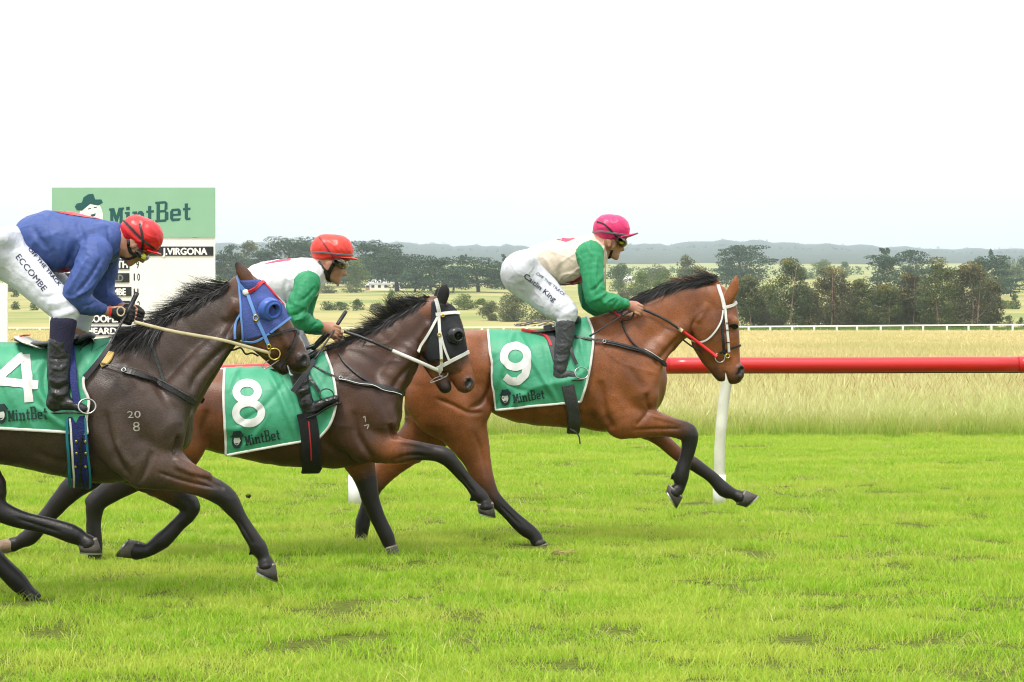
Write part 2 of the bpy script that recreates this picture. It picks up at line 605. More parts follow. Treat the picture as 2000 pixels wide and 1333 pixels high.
# ---------------------------------------------------------------- materials
def mat(name, col, rough=0.6, spec=0.4, bump=0.0, bscale=40.0, var=0.0, vscale=6.0, metal=0.0, sheen=0.0, coat=0.0, trans=0.0, col2=None, sheen_tint=None, stretch=None):
    m = bpy.data.materials.new(name)
    m.use_nodes = True
    N = m.node_tree.nodes; L = m.node_tree.links
    b = N['Principled BSDF']
    b.inputs['Base Color'].default_value = (*col, 1)
    b.inputs['Roughness'].default_value = rough
    b.inputs['Specular IOR Level'].default_value = spec
    b.inputs['Metallic'].default_value = metal
    if sheen:
        b.inputs['Sheen Weight'].default_value = sheen
        b.inputs['Sheen Roughness'].default_value = 0.4
    if coat:
        b.inputs['Coat Weight'].default_value = coat
        b.inputs['Coat Roughness'].default_value = 0.2
    tcn = N.new('ShaderNodeTexCoord')
    src = tcn.outputs['Object']
    if stretch:
        mpn = N.new('ShaderNodeMapping'); mpn.inputs['Scale'].default_value = stretch
        L.new(src, mpn.inputs['Vector']); src = mpn.outputs[0]
    if var or col2:
        nz = N.new('ShaderNodeTexNoise'); nz.inputs['Scale'].default_value = vscale; nz.inputs['Detail'].default_value = 5
        L.new(src, nz.inputs['Vector'])
        mx = N.new('ShaderNodeMix'); mx.data_type = 'RGBA'
        c2 = col2 if col2 else tuple(c * (1 - var) for c in col)
        mx.inputs['A'].default_value = (*col, 1); mx.inputs['B'].default_value = (*c2, 1)
        rm = N.new('ShaderNodeMapRange'); rm.inputs['From Min'].default_value = 0.35; rm.inputs['From Max'].default_value = 0.68
        L.new(nz.outputs['Fac'], rm.inputs['Value']); L.new(rm.outputs[0], mx.inputs['Factor'])
        L.new(mx.outputs['Result'], b.inputs['Base Color'])
    if bump:
        n2 = N.new('ShaderNodeTexNoise'); n2.inputs['Scale'].default_value = bscale; n2.inputs['Detail'].default_value = 4
        L.new(src, n2.inputs['Vector'])
        bp = N.new('ShaderNodeBump'); bp.inputs['Strength'].default_value = bump; bp.inputs['Distance'].default_value = 0.02
        L.new(n2.outputs['Fac'], bp.inputs['Height']); L.new(bp.outputs[0], b.inputs['Normal'])
    return m

def attr_mat(name, stops, attr='tone', rough=0.5, spec=0.4, bump=0.0, bscale=60.0, var=0.25, vscale=5.0, sheen=0.0, stretch=None, sharp=False, fine=0.0):
    """A material whose colour runs along a point attribute (coat markings, colours of a racing silk)."""
    m = mat(name, stops[0][1], rough, spec, bump, bscale, sheen=sheen, stretch=stretch)
    N = m.node_tree.nodes; L = m.node_tree.links
    b = N['Principled BSDF']
    at = N.new('ShaderNodeAttribute'); at.attribute_name = attr
    cr = N.new('ShaderNodeValToRGB')
    if sharp: cr.color_ramp.interpolation = 'CONSTANT'
    while len(cr.color_ramp.elements) < len(stops): cr.color_ramp.elements.new(0.5)
    for e, (p, c) in zip(cr.color_ramp.elements, stops):
        e.position = p; e.color = (*c, 1)
    L.new(at.outputs['Fac'], cr.inputs['Fac'])
    tcn = N.new('ShaderNodeTexCoord')
    nz = N.new('ShaderNodeTexNoise'); nz.inputs['Scale'].default_value = vscale; nz.inputs['Detail'].default_value = 6
    L.new(tcn.outputs['Object'], nz.inputs['Vector'])
    rm = N.new('ShaderNodeMapRange'); rm.inputs['From Min'].default_value = 0.3; rm.inputs['From Max'].default_value = 0.7
    rm.inputs['To Min'].default_value = 1 - var; rm.inputs['To Max'].default_value = 1 + var
    L.new(nz.outputs['Fac'], rm.inputs['Value'])
    sc = N.new('ShaderNodeVectorMath'); sc.operation = 'SCALE'
    L.new(cr.outputs['Color'], sc.inputs[0])
    if fine:
        n3 = N.new('ShaderNodeTexNoise'); n3.inputs['Scale'].default_value = 150; n3.inputs['Detail'].default_value = 3
        mp3 = N.new('ShaderNodeMapping'); mp3.inputs['Scale'].default_value = (0.6, 1.0, 1.6)
        L.new(tcn.outputs['Object'], mp3.inputs['Vector']); L.new(mp3.outputs[0], n3.inputs['Vector'])
        r3 = N.new('ShaderNodeMapRange'); r3.inputs['From Min'].default_value = 0.3; r3.inputs['From Max'].default_value = 0.7
        r3.inputs['To Min'].default_value = 1 - fine; r3.inputs['To Max'].default_value = 1 + fine
        L.new(n3.outputs['Fac'], r3.inputs['Value'])
        mu = N.new('ShaderNodeMath'); mu.operation = 'MULTIPLY'
        L.new(rm.outputs[0], mu.inputs[0]); L.new(r3.outputs[0], mu.inputs[1])
        L.new(mu.outputs[0], sc.inputs['Scale'])
    else:
        L.new(rm.outputs[0], sc.inputs['Scale'])
    L.new(sc.outputs[0], b.inputs['Base Color'])
    return m
# ---------------------------------------------------------------- terrain
TD = np.array([0, 400, 480, 560, 650, 760, 880, 1050, 1300, 1700, 2200, 2500])
TY = np.array([0, 647.4, 633, 617, 601, 586, 573, 559, 544, 531, 522, 515.0])
TZ = np.where(TD <= 400, 0.0, CAM_H + (630 - TY) / FPX * TD)
RX = np.array([-1500, 0, 420, 600, 740, 830, 900, 960, 1060, 1240, 1300, 1345, 1390, 1480, 1560, 1650, 1720, 1800, 1850, 1980, 3500])
RY = np.array([484, 480, 479, 477, 475, 479, 483, 483, 483, 479, 481, 476, 473, 473, 479, 481, 484, 488, 490, 489, 494.0])
def ground_z(x, y):
    x = np.asarray(x, float); y = np.asarray(y, float)
    z = np.interp(y, TD, TZ)
    px = CX + FPX * x / np.maximum(y, 1)
    ridge = CAM_H + (630 - np.interp(px, RX, RY)) / FPX * 8000 + 3.0 * np.sin(px * .09) + 2.4 * np.sin(px * .21 + 1)
    t = np.clip((y - 2500) / 5500, 0, 1); t = t * t * (3 - 2 * t) * .4 + t * .6
    z = np.where(y > 2500, TZ[-1] + (ridge - TZ[-1]) * t, z)
    z = np.where(y > 8000, ridge - (y - 8000) * .05, z)
    roll = np.clip((y - 420) / 400, 0, 1) * np.clip((3200 - y) / 800, 0, 1)
    return z + roll * (0.5 * np.sin(x * .02 + y * .004) + 0.35 * np.sin(x * .047 - y * .011))
def dist_at(py):
    d = np.linspace(380, 2500, 800)
    yy = 630 - (np.interp(d, TD, TZ) - CAM_H) / d * FPX
    return float(d[np.argmin(np.abs(yy - py))])

def ground_mat(name, cols, scales, rough=0.95, bump=0.4, bscale=3.0):
    """Ground colour from two sizes of noise over world positions."""
    m = bpy.data.materials.new(name); m.use_nodes = True
    N = m.node_tree.nodes; L = m.node_tree.links; b = N['Principled BSDF']
    b.inputs['Roughness'].default_value = rough; b.inputs['Specular IOR Level'].default_value = 0.1
    g = N.new('ShaderNodeNewGeometry')
    prev = None
    for i, sc in enumerate(scales):
        mp = N.new('ShaderNodeMapping'); mp.inputs['Scale'].default_value = sc
        L.new(g.outputs['Position'], mp.inputs['Vector'])
        nz = N.new('ShaderNodeTexNoise'); nz.inputs['Scale'].default_value = 1.0; nz.inputs['Detail'].default_value = 6
        L.new(mp.outputs[0], nz.inputs['Vector'])
        rm = N.new('ShaderNodeMapRange'); rm.inputs['From Min'].default_value = .40; rm.inputs['From Max'].default_value = .62
        L.new(nz.outputs['Fac'], rm.inputs['Value'])
        mx = N.new('ShaderNodeMix'); mx.data_type = 'RGBA'
        if prev is None: mx.inputs['A'].default_value = (*cols[0], 1)
        else: L.new(prev, mx.inputs['A'])
        mx.inputs['B'].default_value = (*cols[i + 1], 1)
        L.new(rm.outputs[0], mx.inputs['Factor'])
        prev = mx.outputs['Result']
    L.new(prev, b.inputs['Base Color'])
    n2 = N.new('ShaderNodeTexNoise'); n2.inputs['Scale'].default_value = bscale; n2.inputs['Detail'].default_value = 5
    L.new(g.outputs['Position'], n2.inputs['Vector'])
    bp = N.new('ShaderNodeBump'); bp.inputs['Strength'].default_value = bump; bp.inputs['Distance'].default_value = .05
    L.new(n2.outputs['Fac'], bp.inputs['Height']); L.new(bp.outputs[0], b.inputs['Normal'])
    return m
G_TURF = ground_mat('turf_soil', [(.15, .22, .022), (.07, .075, .02), (.18, .21, .04)], [(14, 22, 1), (40, 60, 1)], bscale=60, bump=1.0)
G_PAD = ground_mat('dry_paddock', [(.42, .35, .135), (.34, .31, .10), (.46, .36, .16)], [(.05, .02, 1), (.6, .10, 1)])
G_STRIP = ground_mat('green_verge', [(.10, .20, .03), (.16, .20, .05)], [(.2, .1, 1)])
G_FIELD = ground_mat('field_grass', [(.32, .31, .115), (.37, .31, .135), (.20, .23, .07)], [(.012, .006, 1), (.03, .012, 1)])
G_FAR = ground_mat('far_pasture', [(.31, .31, .13), (.18, .21, .075)], [(.008, .004, 1)])
G_WOOD = ground_mat('wooded_hill', [(.040, .055, .034), (.065, .080, .050), (.030, .042, .028)], [(.009, .005, .03), (.04, .02, .1)], bump=1.0, bscale=.05)
ys = np.unique(np.r_[np.linspace(-40, 31.5, 14), np.linspace(31.5, 352, 30), np.linspace(352, 420, 6), np.linspace(420, 1300, 60), np.linspace(1300, 2500, 40), np.linspace(2500, 8200, 60), np.linspace(8200, 10500, 8)])
us = np.linspace(-1, 1, 261); us = np.sign(us) * np.abs(us) ** 1.5
V = []; F = []; FM = []
for y in ys:
    x = us * (260 + .68 * max(y, 0))
    V.append(np.stack([x, np.full_like(x, y), ground_z(x, np.full_like(x, y))], 1))
nu = len(us)
for j in range(len(ys) - 1):
    ym = (ys[j] + ys[j+1]) / 2
    k = 0 if ym < 31.5 else 1 if ym < 352 else 2 if ym < 420 else 3 if ym < 1300 else 4 if ym < 2480 else 5
    for i in range(nu - 1):
        F.append((j*nu + i, j*nu + i + 1, (j+1)*nu + i + 1, (j+1)*nu + i)); FM.append(k)
ground = mesh_obj('ground', np.vstack(V), F, [G_TURF, G_PAD, G_STRIP, G_FIELD, G_FAR, G_WOOD], None, True, fmat=FM)
tag(ground, 'rolling ground from the racing turf to the far hills', kind='structure')

# ---------------------------------------------------------------- grass
def grass_mat(name, stops, tip=None, yellow=None, rough=.55, trans=.35):
    """Blade colour: random per blade, greener or drier in patches, paler towards the tip where tip is given."""
    m = bpy.data.materials.new(name); m.use_nodes = True
    N = m.node_tree.nodes; L = m.node_tree.links; b = N['Principled BSDF']
    b.inputs['Roughness'].default_value = rough; b.inputs['Specular IOR Level'].default_value = .25
    g = N.new('ShaderNodeNewGeometry')
    cr = N.new('ShaderNodeValToRGB')
    while len(cr.color_ramp.elements) < len(stops): cr.color_ramp.elements.new(.5)
    for e, (p, c) in zip(cr.color_ramp.elements, stops): e.position = p; e.color = (*c, 1)
    oi = N.new('ShaderNodeObjectInfo')
    ad = N.new('ShaderNodeMath'); ad.operation = 'ADD'; fr = N.new('ShaderNodeMath'); fr.operation = 'FRACT'
    L.new(g.outputs['Random Per Island'], ad.inputs[0]); L.new(oi.outputs['Random'], ad.inputs[1]); L.new(ad.outputs[0], fr.inputs[0])
    L.new(fr.outputs[0], cr.inputs['Fac'])
    col = cr.outputs['Color']
    if tip:
        at = N.new('ShaderNodeAttribute'); at.attribute_name = 'height'
        mx = N.new('ShaderNodeMix'); mx.data_type = 'RGBA'
        L.new(at.outputs['Fac'], mx.inputs['Factor']); L.new(col, mx.inputs['A']); mx.inputs['B'].default_value = (*tip, 1)
        col = mx.outputs['Result']
    if yellow:
        mp = N.new('ShaderNodeMapping'); mp.inputs['Scale'].default_value = yellow[1]
        L.new(g.outputs['Position'], mp.inputs['Vector'])
        nz = N.new('ShaderNodeTexNoise'); nz.inputs['Scale'].default_value = 1; nz.inputs['Detail'].default_value = 5
        L.new(mp.outputs[0], nz.inputs['Vector'])
        rm = N.new('ShaderNodeMapRange'); rm.inputs['From Min'].default_value = .42; rm.inputs['From Max'].default_value = .64; rm.inputs['To Max'].default_value = yellow[2]
        L.new(nz.outputs['Fac'], rm.inputs['Value'])
        mx = N.new('ShaderNodeMix'); mx.data_type = 'RGBA'
        L.new(rm.outputs[0], mx.inputs['Factor']); L.new(col, mx.inputs['A']); mx.inputs['B'].default_value = (*yellow[0], 1)
        col = mx.outputs['Result']
    L.new(col, b.inputs['Base Color'])
    if trans:
        tr = N.new('ShaderNodeBsdfTranslucent'); L.new(col, tr.inputs['Color'])
        ms = N.new('ShaderNodeMixShader'); ms.inputs[0].default_value = trans
        o = N['Material Output']
        L.new(b.outputs[0], ms.inputs[1]); L.new(tr.outputs[0], ms.inputs[2]); L.new(ms.outputs[0], o.inputs['Surface'])
    return m

def tuft(name, n, rad, h0, h1, w0, lean, m, heads=0.0, seed=0):
    r = np.random.default_rng(seed)
    V, F, H = [], [], []
    for i in range(n):
        a = r.uniform(0, 6.283); d = rad * math.sqrt(r.uniform(0, 1))
        p = np.array([math.cos(a) * d, math.sin(a) * d, 0])
        h = r.uniform(h0, h1); b = r.uniform(0, 6.283); ln = lean * r.uniform(.2, 1.4) * h
        dv = np.array([math.cos(b), math.sin(b), 0]); sd = r.uniform(0, 6.283)
        s_ = np.array([math.cos(sd), math.sin(sd), 0]) * w0 * r.uniform(.6, 1.3) / 2
        k = len(V)
        q1 = p + dv * ln * .35 + np.array([0, 0, h * .6]); q2 = p + dv * ln + np.array([0, 0, h])
        V += [p - s_, p + s_, q1 + s_ * .8, q1 - s_ * .8, q2]; H += [0, 0, .6, .6, 1]
        F += [(k, k+1, k+2, k+3), (k+3, k+2, k+4)]
        if r.uniform() < heads:
            k = len(V); t = np.array([0, 0, h * .14]) + dv * ln * .15; e = s_ * 2.6
            V += [q2 - t - e * .3, q2 - t * .4 + e, q2 + t, q2 - t * .4 - e]; H += [1, 1, 1, 1]
            F += [(k, k+1, k+2, k+3)]
    me = bpy.data.meshes.new(name); me.from_pydata([tuple(v) for v in V], [], F)
    me.materials.append(m)
    at = me.attributes.new('height', 'FLOAT', 'POINT'); at.data.foreach_set('value', np.array(H, np.float32))
    return bpy.data.objects.new(name, me)

SCUFF = []
def worn(x, y):
    d = np.ones_like(x)
    for cx, cy, rx, ry, k in SCUFF:
        q = ((x - cx) / rx) ** 2 + ((y - cy) / ry) ** 2
        d *= 1 - (1 - k) * np.exp(-q ** 1.5)
    return d

def scatter(name, label, quads, protos, density, smin, smax, seed, thin=None, tilt=.12, grid=None):
    """A sheet whose geometry nodes strew tufts over it."""
    V = []; F = []; at = None
    if grid:
        gy = np.arange(grid[0], grid[1], grid[2] * 1.3); gx = np.arange(-11.5, 11.5, grid[2])
        X, Yg = np.meshgrid(gx, gy); V = np.stack([X.ravel(), Yg.ravel(), np.full(X.size, -.004)], 1); n_ = len(gx)
        F = [(j*n_ + i, j*n_ + i + 1, (j+1)*n_ + i + 1, (j+1)*n_ + i) for j in range(len(gy) - 1) for i in range(n_ - 1) if abs(gx[i]) < 3.2 + .236 * gy[j]]
        at = {'wear': worn(V[:, 0], V[:, 1])}
    for q in quads:
        k = len(V); V += [(x, y, float(ground_z(x, y)) - .004) for x, y in q]; F.append((k, k+1, k+2, k+3))
    o = mesh_obj(name, V, F, None, attr=at)
    tag(o, label, kind='stuff')
    ng = bpy.data.node_groups.new(name + '_nodes', 'GeometryNodeTree')
    ng.interface.new_socket('Geometry', in_out='INPUT', socket_type='NodeSocketGeometry')
    ng.interface.new_socket('Geometry', in_out='OUTPUT', socket_type='NodeSocketGeometry')
    N, L = ng.nodes, ng.links
    gi = N.new('NodeGroupInput'); go = N.new('NodeGroupOutput')
    dp = N.new('GeometryNodeDistributePointsOnFaces'); dp.inputs['Seed'].default_value = seed
    L.new(gi.outputs[0], dp.inputs['Mesh'])
    dp.inputs['Density'].default_value = density
    if thin:
        ps = N.new('GeometryNodeInputPosition')
        vm = N.new('ShaderNodeVectorMath'); vm.operation = 'MULTIPLY'; vm.inputs[1].default_value = thin[0]
        L.new(ps.outputs[0], vm.inputs[0])
        nz = N.new('ShaderNodeTexNoise'); nz.inputs['Scale'].default_value = 1; nz.inputs['Detail'].default_value = 3
        L.new(vm.outputs[0], nz.inputs['Vector'])
        rm = N.new('ShaderNodeMapRange'); rm.inputs['From Min'].default_value = thin[1]; rm.inputs['From Max'].default_value = thin[2]
        rm.inputs['To Min'].default_value = density * thin[3]; rm.inputs['To Max'].default_value = density
        L.new(nz.outputs['Fac'], rm.inputs['Value'])
        dn = rm.outputs[0]
        if grid:
            na = N.new('GeometryNodeInputNamedAttribute'); na.data_type = 'FLOAT'; na.inputs['Name'].default_value = 'wear'
            mu = N.new('ShaderNodeMath'); mu.operation = 'MULTIPLY'
            L.new(dn, mu.inputs[0]); L.new(na.outputs[0], mu.inputs[1]); dn = mu.outputs[0]
        L.new(dn, dp.inputs['Density'])
    jn = N.new('GeometryNodeJoinGeometry')
    for p in protos:
        ob = N.new('GeometryNodeObjectInfo'); ob.inputs['Object'].default_value = p; ob.inputs['As Instance'].default_value = True
        L.new(ob.outputs['Geometry'], jn.inputs[0])
    ip = N.new('GeometryNodeInstanceOnPoints'); ip.inputs['Pick Instance'].default_value = True
    L.new(dp.outputs['Points'], ip.inputs['Points']); L.new(jn.outputs[0], ip.inputs['Instance'])
    rv = N.new('FunctionNodeRandomValue'); rv.data_type = 'FLOAT_VECTOR'
    rv.inputs[0].default_value = (-tilt, -tilt, 0); rv.inputs[1].default_value = (tilt, tilt, 6.283)
    L.new(rv.outputs[0], ip.inputs['Rotation'])
    sv = N.new('FunctionNodeRandomValue'); sv.data_type = 'FLOAT'
    sv.inputs[2].default_value = smin; sv.inputs[3].default_value = smax
    L.new(sv.outputs[1], ip.inputs['Scale'])
    L.new(ip.outputs[0], go.inputs[0])
    md = o.modifiers.new('strew', 'NODES'); md.node_group = ng
    return o

def band(y0, y1, mx=3.0, k=.236):
    a, b = mx + k * y0, mx + k * y1
    return [(-a, y0), (a, y0), (b, y1), (-b, y1)]
M_BLADE = grass_mat('turf_blade', [(0, (.17, .36, .014)), (.3, (.27, .49, .022)), (.62, (.36, .57, .034)), (.86, (.47, .60, .065)), (1.0, (.60, .55, .20))], None, ((.56, .62, .10), (.55, 1.3, 1), .6), trans=.42)
turf = [tuft('turf_tuft', 260, .17, .018, .045, .0036, .9, M_BLADE, 0, s) for s in (1, 2, 3)]
turf.append(tuft('turf_tuft', 150, .15, .030, .070, .0038, 1.0, M_BLADE, 0, 4))
SC7 = ((1515, 1044, 24, 'dark scuff of soil right of the front hooves of horse 9'), (1448, 1021, 13, 'small dark scuff of soil just below the lifted hoof of horse 9'),
       (1655, 1018, 13, 'small dark scuff of soil beyond the long one on the right'), (1110, 1232, 18, 'dark scuff of soil low in the frame left of the biggest one'),
       (1270, 1256, 22, 'biggest dark scuff of soil near the bottom edge'), (1905, 1193, 24, 'dark scuff of soil at the lower right edge'), (1372, 1141, 14, 'dark scuff of soil in the middle of the open turf'))
for px, py, rx, _l in SC7:
    D = CAM_H / ((py - 630) / FPX); SCUFF.append((P(px, py, D)[0], D, rx * D / FPX * 1.1, .22, .12))
r = np.random.default_rng(4)
for i in range(60):
    y = 9.5 + 21 * r.uniform(0, 1) ** 1.2; SCUFF.append((r.uniform(-1, 1) * (1 + .225 * y), y, r.uniform(.04, .18), r.uniform(.05, .20), r.uniform(.22, .6)))
scatter('turf_grass', 'short bright green racing turf in the foreground', [], turf, 34, .75, 1.25, 3, ((.8, 1.6, 1), .34, .50, .22), grid=(8.8, 31.7, .14))
M_CLIP = grass_mat('dead_clipping', [(0, (.50, .46, .15)), (.5, (.62, .55, .24)), (1.0, (.44, .50, .10))])
clp = [tuft('clipping_tuft', 60, .26, .006, .055, .004, 3.2, M_CLIP, 0, s) for s in (6, 7)]
scatter('grass_clippings', 'pale dry clippings lying on the turf', [band(9, 16), band(16, 31.4)], clp, 3.0, .7, 1.3, 13, ((.5, 1.4, 1), .44, .62, .06), .1)
M_LONG = grass_mat('long_grass_blade', [(0, (.19, .38, .034)), (.35, (.28, .44, .055)), (.7, (.38, .46, .095)), (1.0, (.52, .47, .17))], (.70, .66, .34), ((.42, .54, .12), (.16, .10, 1), .45))
M_STALK = grass_mat('seed_stalk', [(0, (.48, .40, .17)), (.4, (.62, .54, .26)), (.75, (.36, .26, .10)), (1.0, (.70, .64, .36))], None)
stk = [tuft('seed_stalks', 16, .30, .42, .72, .0045, .5, M_STALK, .95, s) for s in (17, 18)]
scatter('seeding_stalks', 'pale seeding stalks standing above the tall grass', [band(32.4, 38), band(38, 52)], stk, 7, .7, 1.15, 15, ((.6, .4, 1), .36, .56, .15), .22)
M_DRY = grass_mat('dry_grass_blade', [(0, (.38, .38, .12)), (.4, (.52, .47, .20)), (1.0, (.64, .55, .28))], (.68, .58, .30), ((.36, .41, .12), (.08, .03, 1), .4))
M_FRINGE = grass_mat('fringe_blade', [(0, (.15, .34, .020)), (.5, (.24, .44, .035)), (1.0, (.42, .46, .10))], (.46, .48, .13))
frg = [tuft('fringe_tuft', 70, .24, .10, .34, .006, .6, M_FRINGE, .05, s) for s in (15, 16)]
scatter('fringe_grass', 'green unmown fringe between the turf and the tall grass', [band(31.0, 33.6)], frg, 15, .7, 1.3, 9, ((.5, .9, 1), .34, .5, .3), .2)
lng = [tuft('long_tuft', 60, .26, .22, .52, .0065, .55, M_LONG, .28, s) for s in (11, 12, 13)]
scatter('long_grass', 'tall seeding grass along the far side of the track', [band(31.6, 38), band(38, 50)], lng, 13, .75, 1.2, 5, ((.35, .35, 1), .30, .5, .35), .16)
dry = [tuft('dry_tuft', 60, .45, .20, .48, .011, .5, M_DRY, .25, s) for s in (21, 22)]
scatter('dry_grass', 'dry straw coloured grass covering the infield paddock', [band(50, 80), band(80, 120)], dry, 4.0, .8, 1.25, 6, ((.1, .1, 1), .3, .5, .4), .15)
dry2 = [tuft('dry_clump', 50, 1.1, .15, .42, .03, .6, M_DRY, .2, s) for s in (31, 32)]
scatter('far_dry_grass', 'dry grass of the paddock running back to the white rail', [band(120, 220, 6), band(220, 344, 10)], dry2, .42, .8, 1.3, 7, ((.03, .02, 1), .3, .5, .35), .1)
M_VERGE = grass_mat('verge_blade', [(0, (.07, .17, .02)), (.5, (.12, .24, .03)), (1.0, (.22, .28, .06))], None, None)
vg = [tuft('verge_clump', 60, 1.0, .35, 1.0, .06, .5, M_VERGE, 0, s) for s in (41, 42)]
scatter('verge_grass', 'green grass growing behind the white far rail', [[(26, 354), (98, 350), (100, 372), (28, 374)]], vg, .8, .6, 1.1, 8, None, .1)

# clods and worn patches of the turf
M_SOIL = mat('dark_soil', (.050, .034, .022), rough=.95, bump=.8, bscale=40, var=.4)
M_STRAW = mat('straw_thatch', (.42, .33, .14), rough=.95, bump=.8, bscale=60, col2=(.20, .15, .06), vscale=30)
M_STRAWC = grass_mat('dead_blade', [(0, (.46, .38, .15)), (.5, (.62, .50, .22)), (1, (.36, .36, .09))])
def clod(px, py, rx, ry, label, air=None, straw=False):
    D = air or (CAM_H / ((py - 630) / FPX))
    c = P(px, py, D)
    if not air: c[2] = 0.0
    root = thing('turf_clod', c, label, 'clod of turf', 'clods of torn turf')
    s = D / FPX
    bm = bmesh.new(); bmesh.ops.create_icosphere(bm, subdivisions=3, radius=1)
    V = np.array([v.co[:] for v in bm.verts]); F = [[v.index for v in f.verts] for f in bm.faces]; bm.free()
    V = V * (1 + .28 * wob(V, 3.2, int(px)))[:, None] * np.array([rx * s, rx * s * .8, ry * s]) + c + (np.array([0, 0, 0]) if air else np.array([0, 0, ry * s * .6]))
    mesh_obj('soil', V, F, M_STRAW if straw else M_SOIL, root)
    mb = MB(); r = np.random.default_rng(int(px))
    for i in range(70 if straw else 26):
        p = V[r.integers(len(V))]; d = np.array([r.normal(0, 1), r.normal(0, .6), abs(r.normal(0, .5))]); d /= np.linalg.norm(d)
        L_ = rx * s * r.uniform(.4, 1.0); s_ = np.cross(d, (0, 1, .3)); s_ /= np.linalg.norm(s_) + 1e-9
        mb.add([p - s_ * .003, p + s_ * .003, p + d * L_ * .6 + s_ * .002, p + d * L_ + np.array([0, 0, -.3 * L_])], [(0, 1, 2, 3)])
    tag(mb.build('torn_grass', M_STRAWC if straw else M_BLADE, root), kind='stuff')
clod(1105, 1088, 26, 7, 'straw coloured clod of torn turf lying below the leading horse', None, True)
clod(485, 969, 5, 4, 'small dark clod of turf flying above the grass in front of horse 4', 13.4)
for px, py, rx, lab in SC7:
    clod(px, py, rx, 3.0, lab)

# ---------------------------------------------------------------- running rail and far rail
M_RAIL = mat('red_rail_plastic', (.56, .008, .010), rough=.28, spec=.6, bump=.04, bscale=9, col2=(.48, .016, .016), vscale=3, stretch=(.4, 4, 4))
M_POST = mat('white_plastic', (.70, .69, .60), rough=.45, col2=(.52, .52, .42), vscale=5)
M_WP = mat('white_paint', (.80, .80, .78), rough=.5, var=.08)
RAILD = 19.6
rail = thing('running_rail', (0, RAILD, 0), 'red plastic running rail on curved white posts beside the track', 'running rail')
rpx = [(-4000,724),(-2000,723),(-900,722),(-300,722),(0,720),(430,713),(524,710),(900,702),(1294,698.5),(1650,698),(2000,697),(2600,699),(3000,702),(5000,704)]
rp = catmull([P(x, y + 15, RAILD) for x, y in rpx], 8)
for i in range(0, len(rp) - 1, 16):
    seg = rp[i:i + 17]
    if len(seg) < 2: continue
    mb = MB(); mb.tube(list(seg), .066, 20); mb.build('rail_tube', M_RAIL, rail)
    mb = MB(); t = seg[-1] - seg[-2]; t /= np.linalg.norm(t)
    mb.tube([seg[-1] - t * .05, seg[-1] + t * .05], .0685, 20); mb.build('rail_joint', M_RAIL, rail)
M_RAILLINE = mat('dark_rail_line', (.03, .02, .02), rough=.7)  # near-black colour for a thin line along the bottom of the rail tube
mb = MB(); mb.tube([p - np.array([0, -.012, .064]) for p in rp], .010, 6); mb.build('rail_underside', M_RAILLINE, rail)
for k, bx in enumerate((-2155, -1443, -731, -19, 693, 1405, 2117, 2829, 3541)):
    sh = 0
    b = P(bx, 983, RAILD); b[2] = 0
    z = lambda q: q
    top = P(bx + 22, 712, RAILD)
    pts = [b + np.array([0, .0, -.15]), b, P(bx, 900, RAILD), P(bx + 3, 840, RAILD), P(bx + 9, 780, RAILD), P(bx + 15, 745, RAILD), top]
    mb = MB(); mb.tube(list(catmull(pts, 5)), .046, 14); mb.build('post', M_POST, rail)
    mb = MB(); mb.tube([P(bx, 990, RAILD) - np.array([0, 0, .03]), P(bx, 928, RAILD)], .056, 14); mb.build('post_sleeve', M_WP, rail)

fr = thing('rail_fence', (0, 350, 0), 'low white rail fence on short posts across the far side of the paddock', 'fence')
FD = 350.0
fx = np.arange(-700, 2700, 43.2)
ft = lambda px: np.interp(px, [-700, 0, 700, 1443, 2000, 2700], [640, 640.5, 640.5, 638.5, 634.5, 630])
mb = MB()
pp = [P(x, ft(x), FD) for x in np.arange(-720, 2720, 20)]
V = []; F = []
for i, p in enumerate(pp):
    for dy, dz in ((-.09, -.11), (-.09, .11), (.09, .11), (.09, -.11)): V.append(p + np.array([0, dy, dz]))
for i in range(len(pp) - 1):
    for k in range(4): F.append((i*4 + k, i*4 + (k+1) % 4, i*4 + 4 + (k+1) % 4, i*4 + 4 + k))
mb.add(V, F); mb.build('rail', M_WP, fr, False)
for x in fx:
    p = P(x + RNG.normal(0, 1.5), ft(x), FD)
    mb = MB(); mb.box((p[0] - .14, p[1] - .07, float(ground_z(p[0], FD)) - .2), (p[0] + .14, p[1] + .07, p[2] - .112)); mb.build('post', M_WP, fr, False)

# ---------------------------------------------------------------- results board
SD = 55.0
M_BOARD = mat('white_board', (.80, .80, .78), rough=.5, var=.05, vscale=2)
M_MINT = mat('mint_board', (.25, .46, .315), rough=.5, var=.05, vscale=2)
M_SIGN = mat('sign_ink', (.012, .085, .085), rough=.6)
M_PLATE = mat('black_name_plate', (.020, .024, .026), rough=.55, var=.3)
M_PLET = mat('plate_letter', (.80, .80, .80), rough=.5)
M_PLETG = mat('worn_plate_letter', (.16, .18, .18), rough=.5)
M_BLK = mat('black_number', (.02, .02, .02), rough=.6)
board = thing('results_board', (P(260, 700, SD)[0], SD, 0), 'white results board with name plates under a mint green MintBet sign', 'results board')
def pbox(x0, y0, x1, y1, d0, d1):
    a = P(x0, y1, SD); b = P(x1, y0, SD)
    return (a[0], SD + d0, a[2]), (b[0], SD + d1, b[2])
def panel(name, x0, y0, x1, y1, d0, d1, m, parent):
    mb = MB(); mb.box(*pbox(x0, y0, x1, y1, d0, d1)); return mb.build(name, m, parent, False)
head = panel('header_sign', 102, 367, 420, 464, -.05, .06, M_MINT, board)
panel('board_panel', 97, 464.5, 420, 722, -.02, .06, M_BOARD, board)
for x in (140, 380):
    mb = MB(); a = P(x - 5, 0, SD)[0]; b_ = P(x + 5, 0, SD)[0]; mb.box((a, SD + .065, -.3), (b_, SD + .19, P(x, 380, SD)[2])); mb.build('post', M_WP, board, False)
